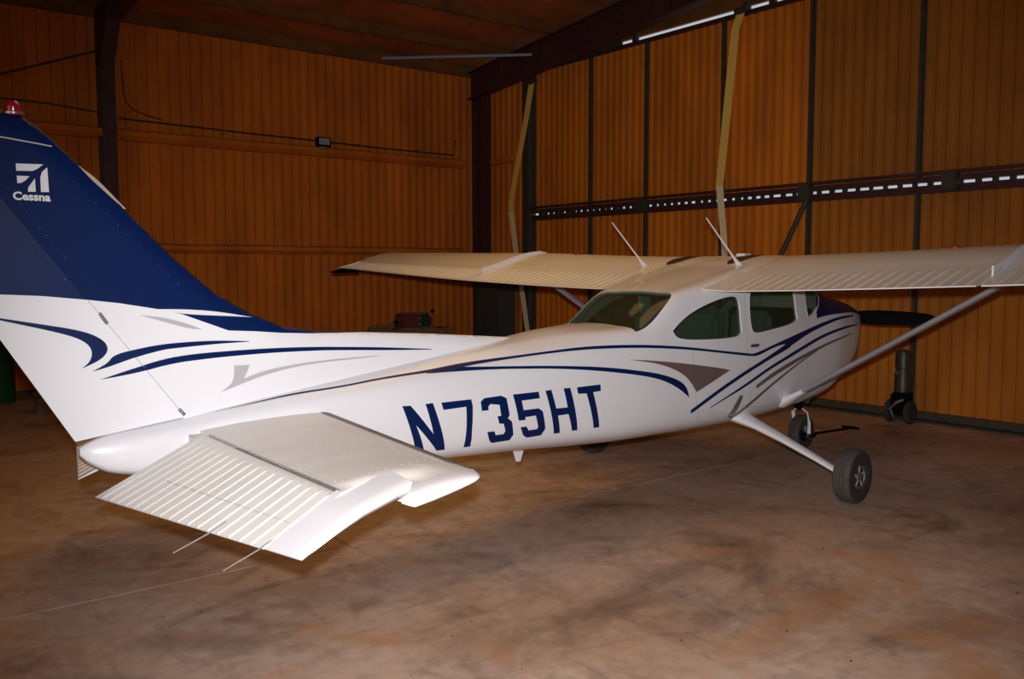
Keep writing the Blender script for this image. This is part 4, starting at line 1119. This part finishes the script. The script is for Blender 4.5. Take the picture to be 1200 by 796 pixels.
for poly in ([(-1.50, .47), (-1.40, .54), (-1.2, .53), (-1.0, .50), (-.98, .40), (-1.2, .37), (-1.4, .38)], [(-1.50, -.19), (-1.40, -.12), (-1.2, -.10), (-1.0, -.13), (-.98, -.26), (-1.2, -.29), (-1.4, -.27)]):
    top_patch('roof_panel', poly, mat('dark_roof_panel', (.05, .035, .028), .4), AP, .007, .04, fz=lambda x, y: wingtop(x, .6), label='dark brown panel in the cabin roof')
# antennas
for (bx, by, tx, ty) in ((-1.5, .73, -1.62, .86), (-1.5, -.307, -1.62, -.19)):
    b0 = Vector((bx, by, wingtop(bx, .7)-.002)); 
    tip = Vector((bx-.36, by+.10, b0.z+.40))
    mb = MB(); mb.tube([b0, b0+(tip-b0)*.08, b0+(tip-b0)*.16, b0+(tip-b0)*.3, tip], [.03, .018, .010, .0075, .005], 8)
    mb.lathe([(.036, -.004), (.034, .004), (.02, .02)], b0); mb.build('whip_antenna', WHITE, AP, True)
x, z = -1.05, wingtop(-1.05, .6); MB().box(x-.06, x+.06, -.12, -.02, z-.005, z+.022, .01).build('air_vent', WHITE, AP, True)
MB().add([(-3.81, -.006, .62), (-3.95, -.006, .62), (-3.90, -.004, .485), (-3.86, -.004, .485), (-3.81, .006, .62), (-3.95, .006, .62), (-3.90, .004, .485), (-3.86, .004, .485)],
    [(0, 1, 2, 3), (4, 7, 6, 5), (0, 4, 5, 1), (1, 5, 6, 2), (2, 6, 7, 3), (3, 7, 4, 0)]).build('belly_antenna', WHITE, AP)
# ---- landing gear ----
def wheel(name, c, R, Wd, s, hubR):
    root = bpy.data.objects.new(name, None); link(root, AP); root.empty_display_size = .1
    t = MB(); h = Wd/2; pf = []
    for (r, w) in ((hubR*.98, -.72), (hubR*1.05, -.86), (hubR*1.4, -.98), (R*.80, -1.0), (R*.93, -.92), (R*.985, -.74), (R, -.5), (R, -.40), (R-.008, -.37), (R-.008, -.33), (R, -.30), (R+.001, -.06), (R-.008, -.04), (R-.008, .04), (R+.001, .06), (R, .30), (R-.008, .33), (R-.008, .37), (R, .40), (R, .5), (R*.985, .74), (R*.93, .92), (R*.80, 1.0), (hubR*1.4, .98), (hubR*1.05, .86), (hubR*.98, .72)):
        pf.append((r, w*h))
    t.lathe(pf, c, 'y', 48); to = t.build('tire', [RUBBER, TREAD], root, True, autos=35)
    for p in to.data.polygons:
        cc = p.center; rr = math.hypot(cc.x-c[0], cc.z-c[2])
        if rr > R*.955: p.material_index = 1
    hb = MB(); o = s*h
    hb.lathe([(hubR, -.70*h), (hubR*1.02, .72*o), (hubR*.92, .80*o), (hubR*.80, .60*o), (hubR*.45, .55*o), (hubR*.40, .80*o), (hubR*.22, .86*o), (.005, .86*o)], c, 'y', 36)
    hub = hb.build('hub', METAL, root, True, autos=35)
    for k in range(5):
        a = 2*PI*k/5+.3; d = Vector((math.cos(a), 0, math.sin(a)))
        q0 = Vector(c)+d*hubR*.38+Vector((0, .66*o, 0)); q1 = Vector(c)+d*hubR*.88+Vector((0, .66*o, 0))
        MB().tube([q0, q1], .012, 6).build('spoke', SILVER, hub, True)
    return root
for s in (-1, 1):
    wheel('main_wheel', (-1.475, s*1.37, .218), .218, .15, s, .098)
    rows = []
    P0, P1 = Vector((-1.60, s*.34, .62)), Vector((-1.50, s*1.27, .235))
    for t, wx, wz in ((0, .15, .06), (.12, .115, .05), (.25, .085, .036), (.5, .070, .028), (.8, .055, .022), (.97, .045, .02), (1.0, .035, .016)):
        c0 = P0.lerp(P1, t)+Vector((0, 0, .035*math.sin(PI*t)*.5)); d = (P1-P0).normalized(); fx = Vector((1, 0, 0)); fx = (fx-d*fx.dot(d)).normalized(); ny = d.cross(fx)
        rows.append([c0+fx*(wx*math.cos(k*PI/8))+ny*(wz*math.sin(k*PI/8)) for k in range(16)])
    LG = grid_skin('gear_leg', rows, WHITE, AP)
    MB().tube([(-1.50, s*1.24, .245), (-1.475, s*1.31, .218)], [.024, .03], 12).build('axle', SILVER, LG, True)
    MB().tube([(-1.33, s*.86, .46), (-1.40, s*.88, .50)], [.03, .02], 8).build('gear_step', BLACK, LG, True)
wheel('nose_wheel', (.229, 0, .178), .178, .125, -1, .07)
mb = MB(); mb.tube([(.12, 0, .85), (.17, 0, .55)], .045, 14); mb.tube([(.17, 0, .55), (.19, 0, .42)], .03, 14)
NG = mb.build('nose_gear_strut', BLACK, AP, True)
mb = MB()
for s in (-1, 1): mb.tube([(.19, s*.03, .43), (.20, s*.082, .39), (.229, s*.085, .28), (.229, s*.085, .17)], [.02, .02, .018, .02], 8, flat=.5)
mb.build('fork', WHITE, NG, True, 'white nose wheel fork')
mb = MB(); mb.tube([(.10, 0, .62), (.02, 0, .50), (.13, 0, .44)], .012, 8); mb.build('torque_link', BLACK, NG, True)
MB().tube([(.12, -.17, .74), (.06, -.18, .60), (-.02, -.18, .545)], .032, 12).build('exhaust_pipe', DARKG, AP, True)
MB().box(-.25, .02, -.12, .12, .50, .62, .03).build('belly_outlet', BLACK, AP, True)
# ---- propeller ----
PRP = bpy.data.objects.new('propeller', None); link(PRP, AP)
MB().lathe([(.16, .87), (.165, .90), (.15, .99), (.10, 1.08), (.04, 1.14), (.005, 1.15)], (0, 0, 1.36), 'x', 32).build('spinner', WHITE, PRP, True)
for s in (-1, 1):
    rows = []
    for t, ch, th_ in ((.06, .035, .03), (.16, .045, .025), (.28, .070, .018), (.45, .082, .013), (.7, .078, .010), (.92, .066, .007), (1.0, .052, .005), (1.04, .035, .004)):
        tw = math.radians(62-50*t*.75); c0 = Vector((.93, s*t, 1.365+.0))
        ax = Vector((math.cos(tw)*.55, 0, 1)).normalized(); bx = Vector((1, 0, -math.cos(tw)*.55)).normalized()
        rows.append([c0+ax*(ch*math.cos(k*PI/7))+bx*(th_*math.sin(k*PI/7)) for k in range(14)])
    grid_skin('blade', rows, BLACK, PRP)
